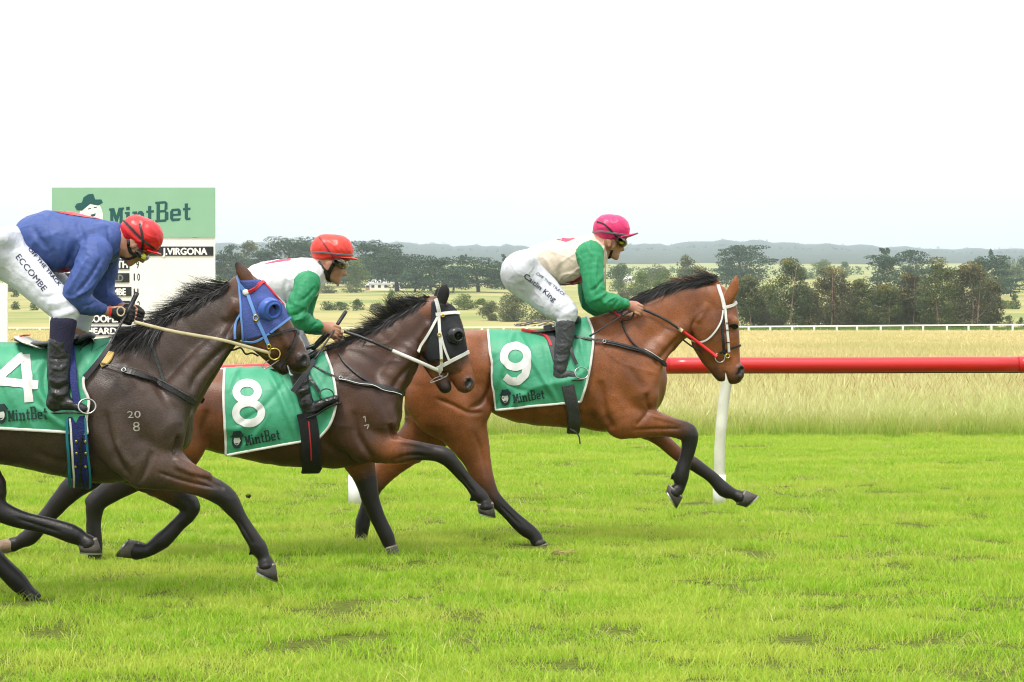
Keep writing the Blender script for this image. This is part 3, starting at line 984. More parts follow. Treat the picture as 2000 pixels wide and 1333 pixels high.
V, F = slab_text('MintBet')
p0, p1 = np.array([213, 441.0]), np.array([372, 430.0])
w_ = V[:, 0].max()
W = []
for v in V:
    q = p0 + (p1 - p0) * v[0] / w_ + np.array([0, -1.0]) * 33.5 * v[1]
    W.append(P(q[0], q[1], SD - .053 - v[2] * .001))
mesh_obj('lettering', W, F, M_SIGN, head, False)
def flat_poly(px, d, name, m, parent):
    V = [P(x, y, SD + d) for x, y in px]
    return mesh_obj(name, V, [list(range(len(V)))], m, parent, False)
flat_poly(ell(178, 424, 23, 33, 0, 345, 28), -.053, 'logo_disc', M_BOARD, head)
flat_poly([(165,400),(172,394),(190,392),(193,404),(191,420),(184,432),(172,428),(166,416)], -.055, 'logo_face', M_BOARD, head)
flat_poly([(146,404),(150,398),(160,396),(163,386),(172,380),(182,379),(186,390),(198,390),(201,396),(192,402),(176,399),(160,412),(150,411)], -.057, 'logo_hat', M_SIGN, head)
for px in ([(172,408),(178,406),(178,408),(172,410)], [(183,405),(189,404),(189,406),(183,407)], [(176,420),(187,417),(186,422),(180,424)]):
    flat_poly(px, -.057, 'logo_mark', M_SIGN, head)
def plate(x0, y0, x1, y1, text, tx0, tx1, worn=False):
    pl = panel('name_plate', x0, y0, x1, y1, -.045, -.022, M_PLATE, board)
    if text:
        a = P(tx0, y1 - (y1 - y0) * .13, SD - .047); b_ = P(tx1, y0 + (y1 - y0) * .13, SD - .047)
        mb = MB(); flat_text(mb, text, a[0], b_[0], a[2], b_[2] - a[2], SD - .047, .05); mb.build('lettering', M_PLETG if worn else M_PLET, pl, False)
plate(262, 482, 417, 500, 'J.VIRGONA', 317, 405)
plate(113, 507, 253, 526, 'SMITH', 204, 250)
plate(113, 534, 253, 552, 'GERALD', 184, 241, True)
plate(113, 561, 257, 579, 'ECCOMBE', 181, 246)
plate(113, 588, 254, 605, 'L', 224, 230)
plate(113, 613, 257, 632, 'S.COOPER', 157, 238)
plate(113, 638, 257, 655, 'C.HEARD', 151, 228)
for y, tt in ((517, '9'), (541.5, '10'), (571, '11'), (595.5, '12')):
  for k, t in enumerate(tt):
    x0_ = 266 if len(tt) == 1 else (261, 268)[k]
    a = P(x0_, y + 7, SD - .023); b_ = P(x0_ + (2.5 if t == '1' else 5.5), y - 7, SD - .023)
    mb = MB(); flat_text(mb, t, a[0], b_[0], a[2], b_[2] - a[2], SD - .023, .02); mb.build('row_number', M_BLK, board, False)
wb = thing('white_board', (P(-40, 700, SD)[0], SD, 0), 'plain white board standing at the left edge of the frame', 'board')
panel('panel', -120, 553, 14.5, 722, -.02, .06, M_BOARD, wb)
for x in (-90, 2):
    mb = MB(); a = P(x - 4, 0, SD)[0]; b_ = P(x + 4, 0, SD)[0]; mb.box((a, SD + .065, -.3), (b_, SD + .17, P(x, 560, SD)[2])); mb.build('post', M_WP, wb, False)

# ---------------------------------------------------------------- trees
def leaf_mat(name, stops, trans=.2):
    m = bpy.data.materials.new(name); m.use_nodes = True
    N = m.node_tree.nodes; L = m.node_tree.links; b = N['Principled BSDF']
    b.inputs['Roughness'].default_value = .65; b.inputs['Specular IOR Level'].default_value = .2
    at = N.new('ShaderNodeAttribute'); at.attribute_name = 'tone'
    cr = N.new('ShaderNodeValToRGB')
    while len(cr.color_ramp.elements) < len(stops): cr.color_ramp.elements.new(.5)
    for e, (p, c) in zip(cr.color_ramp.elements, stops): e.position = p; e.color = (*c, 1)
    L.new(at.outputs['Fac'], cr.inputs['Fac']); L.new(cr.outputs['Color'], b.inputs['Base Color'])
    tr = N.new('ShaderNodeBsdfTranslucent'); L.new(cr.outputs['Color'], tr.inputs['Color'])
    ms = N.new('ShaderNodeMixShader'); ms.inputs[0].default_value = trans
    L.new(b.outputs[0], ms.inputs[1]); L.new(tr.outputs[0], ms.inputs[2]); L.new(ms.outputs[0], N['Material Output'].inputs['Surface'])
    return m
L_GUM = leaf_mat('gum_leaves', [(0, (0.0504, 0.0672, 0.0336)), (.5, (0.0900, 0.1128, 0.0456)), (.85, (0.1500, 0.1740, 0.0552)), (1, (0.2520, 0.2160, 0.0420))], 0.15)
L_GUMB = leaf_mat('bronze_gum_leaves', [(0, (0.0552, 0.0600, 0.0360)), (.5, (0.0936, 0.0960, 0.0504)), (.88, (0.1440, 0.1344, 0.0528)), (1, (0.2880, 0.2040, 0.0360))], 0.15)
L_CYP = leaf_mat('cypress_leaves', [(0, (0.0168, 0.0408, 0.0240)), (.5, (0.0324, 0.0696, 0.0360)), (1, (0.0672, 0.1176, 0.0528))], 0.08)
L_BUSH = leaf_mat('bush_leaves', [(0, (0.0286, 0.0616, 0.0154)), (.5, (0.0572, 0.1045, 0.0220)), (1, (0.1210, 0.1760, 0.0374))], 0.15)
L_LIME = leaf_mat('lime_leaves', [(0, (.050, .085, .018)), (.5, (.100, .150, .028)), (1, (.19, .23, .045))], 0.15)
L_OLIVE = leaf_mat('olive_leaves', [(0, (0.0552, 0.0720, 0.0360)), (.5, (0.0936, 0.1152, 0.0504)), (1, (0.1680, 0.1740, 0.0672))], 0.15)
M_BARK = mat('dark_bark', (.06, .048, .040), rough=.9, var=.3)
M_GUMT = mat('pale_gum_bark', (.30, .21, .155), rough=.85, col2=(.15, .085, .06), vscale=1.2)
M_GREYT = mat('grey_bark', (.17, .15, .13), rough=.9, var=.3)
TREE_N = [0]
def tree(name, px, by, ty, wpx, kind, leaf, label, D=None, group=None, dens=1.0, trunk=None, cat='tree', bare=.0, dep=None):
    """A tree with its own trunk, limbs and a crown of leaf-sized faces."""
    TREE_N[0] += 1
    r = np.random.default_rng(100 + TREE_N[0])
    D = D or dist_at(by)
    x0 = P(px, by, D)[0]; z0 = float(ground_z(x0, D))
    s = D / FPX
    zt = P(px, ty, D)[2]
    H = zt - z0; W = wpx * s / 2
    root = thing(name, (x0, D, z0), label, cat, group)
    C = []
    if kind == 'gum':
        for i in range(64):
            t = r.uniform(.16, 1.0); prof = math.sin(min(1, (t - .02) * 1.02) * math.pi) ** .45 * (1.06 - .30 * t)
            a = r.uniform(0, 6.283); d = math.sqrt(r.uniform(.05, 1)) * W * .92 * prof
            C.append((math.cos(a) * d, math.sin(a) * d * .8, H * (t * .93), W * r.uniform(.24, .42), W * r.uniform(.18, .34)))
    elif kind == 'cypress':
        n = 46
        for i in range(n):
            t = r.uniform(.14, 1.0); prof = .55 + .5 * math.sin(min(1, t * 1.05) * math.pi * .92)
            a = r.uniform(0, 6.283); d = math.sqrt(r.uniform(.05, 1)) * W * .80 * prof
            C.append((math.cos(a) * d, math.sin(a) * d * .8, H * t * .97, W * r.uniform(.30, .52), H * r.uniform(.045, .085)))
    elif kind == 'umbrella':
        for i in range(10):
            a = r.uniform(0, 6.283); d = math.sqrt(r.uniform(0, 1)) * W * .7
            C.append((math.cos(a) * d, math.sin(a) * d, H * r.uniform(.80, .97), W * r.uniform(.25, .4), H * .06))
    else:
        for i in range(28):
            t = r.uniform(.03, .96); prof = math.sin(min(1, t * .80 + .22) * math.pi) ** .55
            a = r.uniform(0, 6.283); d = math.sqrt(r.uniform(.05, 1)) * W * .72 * prof
            C.append((math.cos(a) * d, math.sin(a) * d * .8, H * t * .93, W * r.uniform(.28, .46), H * r.uniform(.12, .22)))
    area = 2 * W * H * (.75 if kind != 'umbrella' else .3)
    ls = max(.16, min(.62, 2.8 * s))
    if kind == 'bush': ls = max(.13, min(.42, 1.9 * s))
    ls = min(ls, W * .22)
    n = int(np.clip(3.4 * dens * area / (ls * ls * .55), 150, 9500))
    ci = r.integers(0, len(C), n)
    C = np.array(C); tone_c = r.beta(2, 2, len(C))
    dv = r.normal(size=(n, 3)); dv /= np.linalg.norm(dv, axis=1)[:, None]
    rad = r.uniform(.45, 1.0, n) ** .6
    cen = C[ci, :3] + dv * rad[:, None] * np.stack([C[ci, 3], C[ci, 3], C[ci, 4]], 1)
    cen[:, 2] = np.clip(cen[:, 2], .02 * H, H * 1.0)
    a = r.normal(size=(n, 3)); a[:, 2] *= .9 if kind != 'cypress' else .6; a /= np.linalg.norm(a, axis=1)[:, None]
    b = np.cross(a, dv + r.normal(0, .5, (n, 3))); b /= np.linalg.norm(b, axis=1)[:, None] + 1e-9
    sz = ls * r.uniform(.55, 1.25, n)
    a = a * sz[:, None] * .72; b = b * sz[:, None] * .42
    org = np.array([x0, D, z0])
    V = np.stack([cen - a, cen - b * .9, cen + a, cen + b], 1).reshape(-1, 3) + org
    F = np.arange(4 * n).reshape(n, 4)
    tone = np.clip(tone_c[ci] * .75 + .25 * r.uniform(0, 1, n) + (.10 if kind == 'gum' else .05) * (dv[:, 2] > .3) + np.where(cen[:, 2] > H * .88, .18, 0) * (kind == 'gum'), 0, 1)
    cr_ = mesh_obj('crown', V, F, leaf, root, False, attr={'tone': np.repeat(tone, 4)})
    mb = MB()
    tm = trunk or (M_GUMT if kind == 'gum' else M_BARK)
    tr = max(.05, W * (.036 if kind == 'gum' else .055 if kind != 'bush' else .04))
    nt_ = 2 if kind == 'gum' and r.uniform() < .5 else 1
    for q in range(nt_):
        ox = (q - .5 * (nt_ - 1)) * W * .22
        lx = r.normal(0, W * .16)
        top = np.array([lx + ox * 2, r.normal(0, W * .1), H * (.86 if kind != 'bush' else .6)])
        fy = -W * .42 if kind == 'gum' else 0.0
        top[1] += fy * .5
        base = np.array([ox, fy, -.3])
        mid = base * .5 + top * .5 + np.array([r.normal(0, W * .10), fy * .25, 0])
        tp = catmull([base, mid, top], 5)
        mb = MB(); mb.tube([p + org for p in tp], list(np.linspace(tr, tr * .25, len(tp))), 7); mb.build('trunk', tm, root)
        for i in range(3 if kind != 'bush' else 2):
            c = C[r.integers(len(C))]
            st = tp[int(len(tp) * r.uniform(.25, .65))]
            e = np.array([c[0], c[1], max(c[2], st[2] + .1)])
            m_ = st * .5 + e * .5 + np.array([0, 0, -.04 * H])
            lp = catmull([st, m_, e], 4)
            mb = MB(); mb.tube([p + org for p in lp], list(np.linspace(tr * .5, tr * .12, len(lp))), 6); mb.build('limb', tm, root)
    return root

# gum trees just behind the far rail, right of the leading horse
G1 = 'gum trees behind the white far rail'
for px, ty, w_, D, lf, lab in (
    (1462, 536, 66, 384, L_OLIVE, 'bushy olive tree right behind the head of the leading horse'),
    (1500, 556, 60, 392, L_GUM, 'low dense gum tree second from the left of the row behind the far rail'),
    (1541, 502, 88, 378, L_GUM, 'tall gum tree with two pale trunks and an orange tinted top'),
    (1585, 560, 50, 392, L_GUMB, 'low thin gum between two tall gums behind the far rail'),
    (1626, 520, 84, 378, L_GUMB, 'gum tree with a bare forked pale limb in the middle of the row'),
    (1676, 545, 56, 382, L_GUM, 'narrow leaning gum tree left of the tall pale slender trunk'),
    (1732, 556, 70, 384, L_GUM, 'gum tree with one tall pale slender trunk'),
    (1780, 530, 64, 386, L_GUMB, 'brownish gum tree left of the tallest yellow green gum'),
    (1832, 503, 96, 378, L_GUM, 'tallest yellow green gum tree right of the middle of the row'),
    (1898, 512, 92, 380, L_GUMB, 'wide bronze gum tree at the right end of the row'),
    (1938, 540, 46, 388, L_GUMB, 'thin bronze gum at the far right end of the row')):
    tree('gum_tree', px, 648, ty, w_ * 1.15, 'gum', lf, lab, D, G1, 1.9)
for px, ty, w_, lab in ((1510, 592, 110, 'low scrub under the tall two trunked gum'), (1640, 594, 130, 'low scrub under the middle gums behind the far rail'), (1755, 588, 120, 'low scrub under the slender gum behind the far rail'), (1865, 592, 130, 'low scrub under the tallest gum behind the far rail')):
    tree('scrub_bush', px, 648, ty, w_, 'bush', L_GUMB, lab, 388, 'scrub under the gum trees', 1.2, M_GREYT, 'bush')
for px, ty, w_, lab in ((1480, 566, 90, 'dense olive tree filling the gap behind the two leftmost gums'), (1563, 552, 90, 'dense olive tree filling the gap behind the tall two trunked gum'), (1652, 562, 90, 'dense olive tree behind the gum with the forked limb'),
                        (1706, 566, 80, 'dense olive tree behind the narrow leaning gum'), (1758, 562, 80, 'dense olive tree behind the slender trunked gum'), (1808, 552, 90, 'dense olive tree left behind the tallest gum'), (1866, 548, 90, 'dense olive tree right behind the tallest gum'), (1918, 560, 70, 'dense olive tree behind the wide bronze gum')):
    tree('broadleaf_tree', px, 648, ty, w_, 'bush', L_OLIVE, lab, 402, 'dense trees behind the gums', 1.8, M_GREYT, 'tree')
for px, by, ty, w_, lf, lab in ((1941, 640, 604, 22, L_OLIVE, 'thin olive shrub at the right end of the gum row'), (1970, 640, 615, 26, L_OLIVE, 'low olive shrub on the straw field near the right edge'), (1995, 640, 620, 20, L_BUSH, 'small shrub cut by the right edge of the frame')):
    tree('shrub', px, by, ty, w_, 'bush', lf, lab, None, 'shrubs on the slope', 1.0, None, 'bush')
# dark cypresses and other trees beyond them
CYG = 'dark cypress trees in the middle distance'
for px, by, ty, w_, lab in (
    (1455, 562, 480, 96, 'broad dark cypress above the ears of the leading horse'),
    (1418, 560, 512, 40, 'smaller dark cypress left of the broad one above the leading horse'),
    (1722, 586, 496, 68, 'layered dark cypress above the slender gum trunk'),
    (1790, 572, 489, 76, 'flat topped dark cypress left of the tallest gum'),
    (1935, 584, 500, 74, 'large dark cypress above the right end of the gum row'),
    (1975, 580, 545, 52, 'low dark cypress near the right edge'),
    (776, 572, 497, 150, 'widest dark cypress standing over the white house'),
    (842, 571, 505, 96, 'dark cypress between the two widest ones right of the house'),
    (935, 572, 502, 124, 'wide dark cypress behind the ears of horse 8'),
    (985, 566, 520, 60, 'dark cypress behind the back of the jockey in cream'),
    (724, 560, 470, 70, 'tall open cypress right behind the red cap of the middle jockey'),
    (760, 556, 474, 60, 'tall cypress touching the sky right of the middle jockey'),
    (570, 562, 462, 120, 'tall spreading cypress behind the middle jockey'),
    (610, 562, 480, 90, 'dark cypress hidden partly by the red cap of the middle jockey'),
    (450, 556, 478, 44, 'narrow cypress beside the right edge of the results board'),
    (428, 556, 492, 40, 'low cypress touching the results board'),
    (520, 562, 492, 70, 'dark cypress over the ear of horse 4'),
    (660, 560, 520, 80, 'dark cypress behind the face of the middle jockey'),
    (475, 560, 505, 60, 'dark cypress left of the ear of horse 4'),
    (690, 556, 500, 70, 'dark cypress behind the goggles of the middle jockey'),
    (885, 574, 520, 70, 'low dark cypress filling the gap right of the farmhouse'),
    (810, 574, 525, 70, 'low dark cypress right of the farmhouse trunk')):
    tree('cypress_tree', px, by, ty, w_ * 1.25, 'cypress', L_CYP, lab, None, CYG, 1.25)
tree('umbrella_tree', 1935, 548, 486, 12, 'umbrella', L_CYP, 'tiny umbrella shaped tree on the far slope near the right edge', 1300, None, 1.5)
tree('umbrella_tree', 1727, 548, 485, 24, 'umbrella', L_CYP, 'small flat crown above the layered dark cypress', 1100, None, 1.5)
tree('umbrella_tree', 905, 540, 497, 18, 'umbrella', L_CYP, 'small flat topped tree between the dark cypresses', 1200, None, 1.5)
tree('umbrella_tree', 986, 540, 497, 16, 'umbrella', L_CYP, 'small flat topped tree behind the seat of the leading jockey', 1200, None, 1.5)
for px, by, ty, w_, k, lf, lab in (
    (487, 556, 470, 54, 'gum', L_OLIVE, 'pale half bare tree left of the spreading cypress'),
    (700, 562, 506, 56, 'bush', L_LIME, 'light green tree right of the face of the middle jockey'),
    (1340, 566, 497, 46, 'gum', L_GUM, 'open gum tree above the neck of the leading horse'),
    (1362, 566, 520, 34, 'gum', L_GUM, 'small gum right of the open gum above the leading horse'),
    (1605, 548, 507, 56, 'bush', L_LIME, 'rounded light green tree far behind the gum row'),
    (1650, 545, 512, 30, 'bush', L_BUSH, 'darker green tree far behind the gum row'),
    (1570, 548, 522, 40, 'bush', L_BUSH, 'low green tree far behind the tall two trunked gum'),
    (1908, 546, 500, 44, 'bush', L_OLIVE, 'rounded olive tree far behind the bronze gum'),
    (1965, 548, 502, 60, 'bush', L_BUSH, 'green trees edge on the slope at the right'),
    (1995, 548, 500, 40, 'bush', L_BUSH, 'green tree cut by the right edge of the frame'),
    (1210, 566, 515, 60, 'bush', L_BUSH, 'green tree right of the chin of the leading jockey'),
    (1255, 592, 528, 66, 'bush', L_LIME, 'bright lime tree behind the sleeve of the leading jockey'),
    (1300, 590, 526, 72, 'bush', L_LIME, 'bright lime tree above the mane of the leading horse'),
    (1285, 556, 516, 70, 'bush', L_OLIVE, 'olive tree behind the lime trees above the leading horse'),
    (1225, 606, 560, 60, 'bush', L_OLIVE, 'olive bush behind the green sleeve of the leading jockey'),
    (1165, 606, 556, 70, 'bush', L_OLIVE, 'olive bush under the chest of the leading jockey'),
    (1382, 585, 535, 50, 'bush', L_OLIVE, 'olive bush behind the poll of the leading horse'),
    (1010, 630, 568, 100, 'bush', L_OLIVE, 'large olive bush below the seat of the leading jockey'),
    (960, 628, 588, 60, 'bush', L_OLIVE, 'olive bush right of the white bridle of horse 8'),
    (1060, 630, 590, 70, 'bush', L_OLIVE, 'olive bush under the white breeches of the leading jockey'),
    (905, 606, 574, 60, 'bush', L_LIME, 'bright bush right of the ears of horse 8'),
    (940, 606, 584, 40, 'bush', L_LIME, 'bright bush second from the ears of horse 8'),
    (943, 590, 583, 12, 'bush', L_BUSH, 'small round bush on the pale field right of horse 8'),
    (665, 608, 590, 44, 'bush', L_BUSH, 'bush on the pale field left of the round one'),
    (697, 608, 583, 34, 'bush', L_BUSH, 'round bush on the pale field above the hand of the middle jockey'),
    (640, 608, 588, 36, 'bush', L_BUSH, 'bush on the pale field beside the green sleeve of the middle jockey'),
    (735, 610, 592, 40, 'bush', L_OLIVE, 'low bush left of the mane of horse 8'),
    (765, 600, 566, 26, 'bush', L_LIME, 'lime bush behind the mane of horse 8'),
    (30, 582, 565, 20, 'bush', L_BUSH, 'upper small round bush on the slope at the left edge'),
    (31, 604, 588, 22, 'bush', L_BUSH, 'lower round bush on the slope at the left edge'),
    (66, 606, 590, 22, 'bush', L_BUSH, 'round bush beside the white breeches of the left jockey'),
    (30, 568, 548, 60, 'bush', L_OLIVE, 'olive hedge top right of the plain white board'),
    (1960, 602, 586, 60, 'bush', L_LIME, 'clipped bright hedge on the slope near the right edge'),
    (1982, 602, 574, 26, 'bush', L_BUSH, 'round green bush on the slope at the right edge'),
    (690, 575, 562, 60, 'bush', L_OLIVE, 'low olive scrub in front of the white house'),
    (640, 576, 558, 50, 'bush', L_OLIVE, 'olive scrub behind the chin of the middle jockey'),
    (860, 578, 566, 70, 'bush', L_OLIVE, 'low olive scrub under the dark cypresses')):
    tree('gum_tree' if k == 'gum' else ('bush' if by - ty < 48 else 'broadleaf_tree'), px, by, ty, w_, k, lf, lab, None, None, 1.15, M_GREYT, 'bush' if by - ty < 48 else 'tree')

# far woods: hedgerows and the wooded ridge, too far to tell one tree from the next
def woods(name, label, rows, leaf, seed):
    r = np.random.default_rng(seed); V = []; T = []
    for x0, x1, by, hpx, n, dj in rows:
        for i in range(n):
            px = r.uniform(x0, x1); D = (dist_at(by) if dj is None else dj) * r.uniform(.985, 1.015)
            s = D / FPX; x = P(px, by, D)[0]; z = float(ground_z(x, D)); h = hpx * s * r.uniform(.5, 1.1); tn = r.uniform(0, 1)
            for q in range(26):
                c = np.array([x + r.normal(0, h * .35), D + r.normal(0, h * .3), z + h * r.uniform(.05, 1)])
                a = r.normal(size=3); a /= np.linalg.norm(a); b = np.cross(a, r.normal(size=3)); b /= np.linalg.norm(b)
                l = max(.5, h * .22) * r.uniform(.6, 1.2)
                V += [c - a*l, c - b*l*.7, c + a*l, c + b*l*.7]; T += [min(1, tn * .8 + r.uniform(0, .2))] * 4
    o = mesh_obj(name, V, np.arange(len(V)).reshape(-1, 4), leaf, None, False, attr={'tone': T})
    tag(o, label, kind='stuff')
woods('far_woods', 'distant hedgerows and woods below the hills', [(-100, 2100, 536, 10, 260, None), (-100, 2100, 528, 8, 260, None), (380, 1000, 548, 16, 90, None), (1150, 1500, 546, 12, 50, None), (-60, 420, 560, 14, 70, None), (1880, 2080, 560, 14, 30, None)], L_BUSH, 5)
woods('ridge_woods', 'wooded skyline of the far hills', [(-200, 2200, 478, 4, 420, 7960), (-200, 2200, 500, 5, 260, 5200)], L_CYP, 6)

# ---------------------------------------------------------------- house, shed, pole, log pile
M_WALL = mat('white_wall', (.72, .70, .66), rough=.7)
M_ROOF = mat('pale_roof', (.50, .50, .50), rough=.5)
M_BRICK = mat('brick_wall', (.36, .17, .12), rough=.8)
M_PANE = mat('dark_pane', (.03, .035, .04), rough=.1)
def house(name, x0, x1, by, ey, ry, label, wall, D=None, wins=3):
    D = D or dist_at(by); s = D / FPX
    a, b = P(x0, by, D)[0], P(x1, by, D)[0]; z0 = float(ground_z((a + b) / 2, D)); ze = P(x0, ey, D)[2]; zr = P(x0, ry, D)[2]; dp = 7.0
    root = thing(name, ((a + b) / 2, D, z0), label, 'house')
    mb = MB(); mb.box((a, D, z0 - .5), (b, D + dp, ze)); mb.build('wall', wall, root, False)
    mb = MB(); o = .4
    mb.add([(a-o, D-o, ze-.02), (b+o, D-o, ze-.02), (b+o, D+dp+o, ze-.02), (a-o, D+dp+o, ze-.02), (a+1.2, D+dp/2, zr), (b-1.2, D+dp/2, zr)], [(0,1,5,4),(1,2,5),(2,3,4,5),(3,0,4),(0,3,2,1)])
    mb.build('roof', M_ROOF, root, False)
    for i in range(wins):
        c = a + (b - a) * (i + .5) / wins
        mb = MB(); mb.box((c - .7, D - .06, z0 + .9), (c + .7, D - .002, z0 + 2.2)); fo = mb.build('window', M_WALL, root, False)
        mb = MB(); mb.box((c - .6, D - .08, z0 + 1.0), (c + .6, D - .062, z0 + 2.1)); mb.build('pane', M_PANE, fo, False)
house('farmhouse', 722, 760, 568, 554, 544, 'white farmhouse with pale roof under the widest dark cypress', M_WALL, None, 3)
house('farmhouse', 764, 790, 567, 553, 546, 'right hand white wing of the farmhouse beside the cypress trunk', M_WALL, None, 2)
house('brick_shed', 714, 722, 568, 558, 553, 'small brick shed at the left end of the white farmhouse', M_BRICK, None, 1)
house('shed', 1220, 1240, 552, 545, 539, 'white roofed shed behind the sleeve of the leading jockey', M_WALL, None, 1)
pl_ = thing('utility_pole', P(1182, 560, 900) * np.array([1, 1, 0]), 'pale utility pole right of the throat of the leading jockey', 'pole')
b_ = P(1182, 560, 900); mb = MB(); mb.tube([(b_[0], 900, float(ground_z(b_[0], 900)) - .5), (b_[0], 900, P(1182, 512, 900)[2])], .30, 8); mb.build('pole', M_GREYT, pl_)
t_ = P(1182, 514, 900); mb = MB(); mb.box((t_[0] - 1.2, 899.85, t_[2] - .1), (t_[0] + 1.2, 900.1, t_[2] + .1)); mb.build('crossarm', M_GREYT, pl_, False)
lp_ = thing('log_pile', P(1050, 638, 440) * np.array([1, 1, 0]), 'heap of grey logs and brush under the breeches of the leading jockey', 'log pile')
r = np.random.default_rng(77)
for i in range(46):
    t = r.uniform(0, 1); px = 1005 + 92 * t; hh = 17 * math.sin(t * math.pi) ** .6
    c = P(px, 641 - r.uniform(0, 1) * hh, 440 + r.normal(0, 1)); a = r.uniform(-.5, .5); L_ = r.uniform(.8, 2.2)
    d = np.array([math.cos(a), r.normal(0, .4), math.sin(a)]) * L_ / 2
    mb = MB(); mb.tube([c - d, c + d], [r.uniform(.09, .17), r.uniform(.07, .14)], 6); mb.build('log', M_GREYT, lp_)

# ---------------------------------------------------------------- air
hz = bpy.data.materials.new('thin_haze'); hz.use_nodes = True
N = hz.node_tree.nodes; N.remove(N['Principled BSDF'])
pv = N.new('ShaderNodeVolumePrincipled'); pv.inputs['Color'].default_value = (.74, .86, 1.0, 1); pv.inputs['Density'].default_value = 1.05e-4; pv.inputs['Anisotropy'].default_value = 0.0
hz.node_tree.links.new(pv.outputs[0], N['Material Output'].inputs['Volume'])
mb = MB(); mb.box((-6000, -60, -160), (6000, 10800, 340))
tag(mb.build('haze', hz, None, False), 'thin haze over the plain', kind='stuff')
# ---------------------------------------------------------------- horses
M_HORSE9 = attr_mat('bay_coat', [(0.0, (0.195, 0.062, 0.0185)), (0.45, (0.068, 0.025, 0.011)), (0.8, (0.010, 0.008, 0.008)), (1.0, (0.006, 0.005, 0.005))], rough=0.40, spec=0.38, bump=0.15, bscale=120, var=0.42, vscale=4.5, fine=0.30)
M_HORSE8 = attr_mat('brown_coat', [(0.0, (0.060, 0.026, 0.015)), (0.3, (0.175, 0.056, 0.019)), (0.6, (0.016, 0.010, 0.009)), (1.0, (0.006, 0.005, 0.005))], rough=0.40, spec=0.38, bump=0.15, bscale=120, var=0.40, vscale=4.5, fine=0.30)
M_HORSE4 = attr_mat('dark_brown_coat', [(0.0, (0.054, 0.034, 0.026)), (0.3, (0.100, 0.042, 0.022)), (0.6, (0.015, 0.011, 0.010)), (1.0, (0.006, 0.005, 0.006))], rough=0.40, spec=0.38, bump=0.15, bscale=120, var=0.38, vscale=4.5, fine=0.30)
M_HAIR = mat('black_hair', (0.011, 0.009, 0.009), rough=0.45, spec=0.45, var=0.4, vscale=20)
M_HAIRB = mat('brown_tipped_hair', (0.16, 0.07, 0.03), rough=0.5, spec=0.4, var=0.5, vscale=20)
M_HOOF = mat('hoof_horn', (0.045, 0.040, 0.038), rough=0.55, spec=0.4, bump=0.3, bscale=30, col2=(0.10, 0.085, 0.07), vscale=9)
M_HOOFP = mat('pale_hoof_horn', (0.30, 0.21, 0.14), rough=0.6, spec=0.3, bump=0.3, bscale=30, col2=(0.12, 0.08, 0.05), vscale=14)
M_CORONET = mat('coronet_band', (0.33, 0.28, 0.22), rough=0.7, col2=(0.14, 0.11, 0.09), vscale=30)
M_STEEL = mat('steel', (0.36, 0.36, 0.35), rough=0.3, metal=1.0)
M_BRASS = mat('brass', (0.55, 0.40, 0.10), rough=0.3, metal=1.0)
M_EYE = mat('dark_eye', (0.008, 0.005, 0.004), rough=0.12, spec=0.5)
M_EYELID = mat('eyelid_skin', (0.014, 0.010, 0.009), rough=0.5)
M_TEETH = mat('teeth', (0.62, 0.52, 0.36), rough=0.4)
M_BRAND = mat('freeze_brand_hair', (0.42, 0.38, 0.34), rough=0.8, var=0.5, vscale=60)

def hoof(pxs, Y, parent, hm=None, wid=0.050):
    """Horn capsule from coronet front, coronet back, toe and heel (pixels), with a steel plate under it."""
    cf, cb, tf, hb = [P(x, y, Y) for x, y in pxs]
    rings = []
    n = 18
    for t, gro in ((-0.14, 0.93), (0.0, 1.0), (0.5, 1.0), (1.0, 1.0)):
        f = cf + (tf - cf) * t; b = cb + (hb - cb) * t
        c = (f + b) / 2; a = (f - b) / 2 * gro
        wd = (wid * 0.86 + wid * 0.16 * t) * gro
        ring = []
        for k in range(n):
            an = 2 * math.pi * k / n
            ca, sa = math.cos(an), math.sin(an)
            squash = 1.0 if ca > -0.3 else 0.96
            ring.append(c + a * ca * squash + np.array([0, wd * sa, 0]))
        rings.append(ring)
    mb = MB()
    V = [p for r in rings for p in r]
    F = []
    for j in range(len(rings) - 1):
        for k in range(n):
            F.append((j*n + k, j*n + (k+1) % n, (j+1)*n + (k+1) % n, (j+1)*n + k))
    m = len(rings) - 1
    F.append(tuple(m*n + k for k in range(n))); F.append(tuple(range(n))[::-1])
    mb.add(V, F)
    h = mb.build('hoof', hm or M_HOOF, parent)
    sol = np.array(rings[-1]); c = sol.mean(0)
    nrm = np.cross(tf - hb, np.array([0, 1.0, 0])); nrm /= np.linalg.norm(nrm)
    if np.dot(nrm, (cf + cb) / 2 - c) > 0: nrm = -nrm
    mb = MB()
    lo, hi = c + (sol - c) * 1.02, c + (sol - c) * 0.74
    V = list(lo + nrm * 0.001) + list(hi + nrm * 0.001) + list(lo + nrm * 0.009) + list(hi + nrm * 0.009)
    F = []
    for k in range(n):
        if k in (n // 2, n // 2 - 1): continue
        k2 = (k + 1) % n
        F += [(k, k2, 2*n + k2, 2*n + k), (n + k, 3*n + k, 3*n + k2, n + k2), (2*n + k, 2*n + k2, 3*n + k2, 3*n + k), (k, n + k, n + k2, k2)]
    mb.add(V, F)
    mb.build('horseshoe', M_STEEL, h, smooth=False)
    mb = MB()
    r0 = np.array(rings[0]); r1 = np.array(rings[1]); c1 = r1.mean(0)
    V = list(c1 + (r1 - c1) * 1.012) + list((r1 + (r0 - r1) * 0.8) * 1.0 + ((r0 - r0.mean(0)) * 0.02))
    F = [(k, (k+1) % n, n + (k+1) % n, n + k) for k in range(n)]
    mb.add(V, F)
    mb.build('coronet_band', M_CORONET, h)
    return h

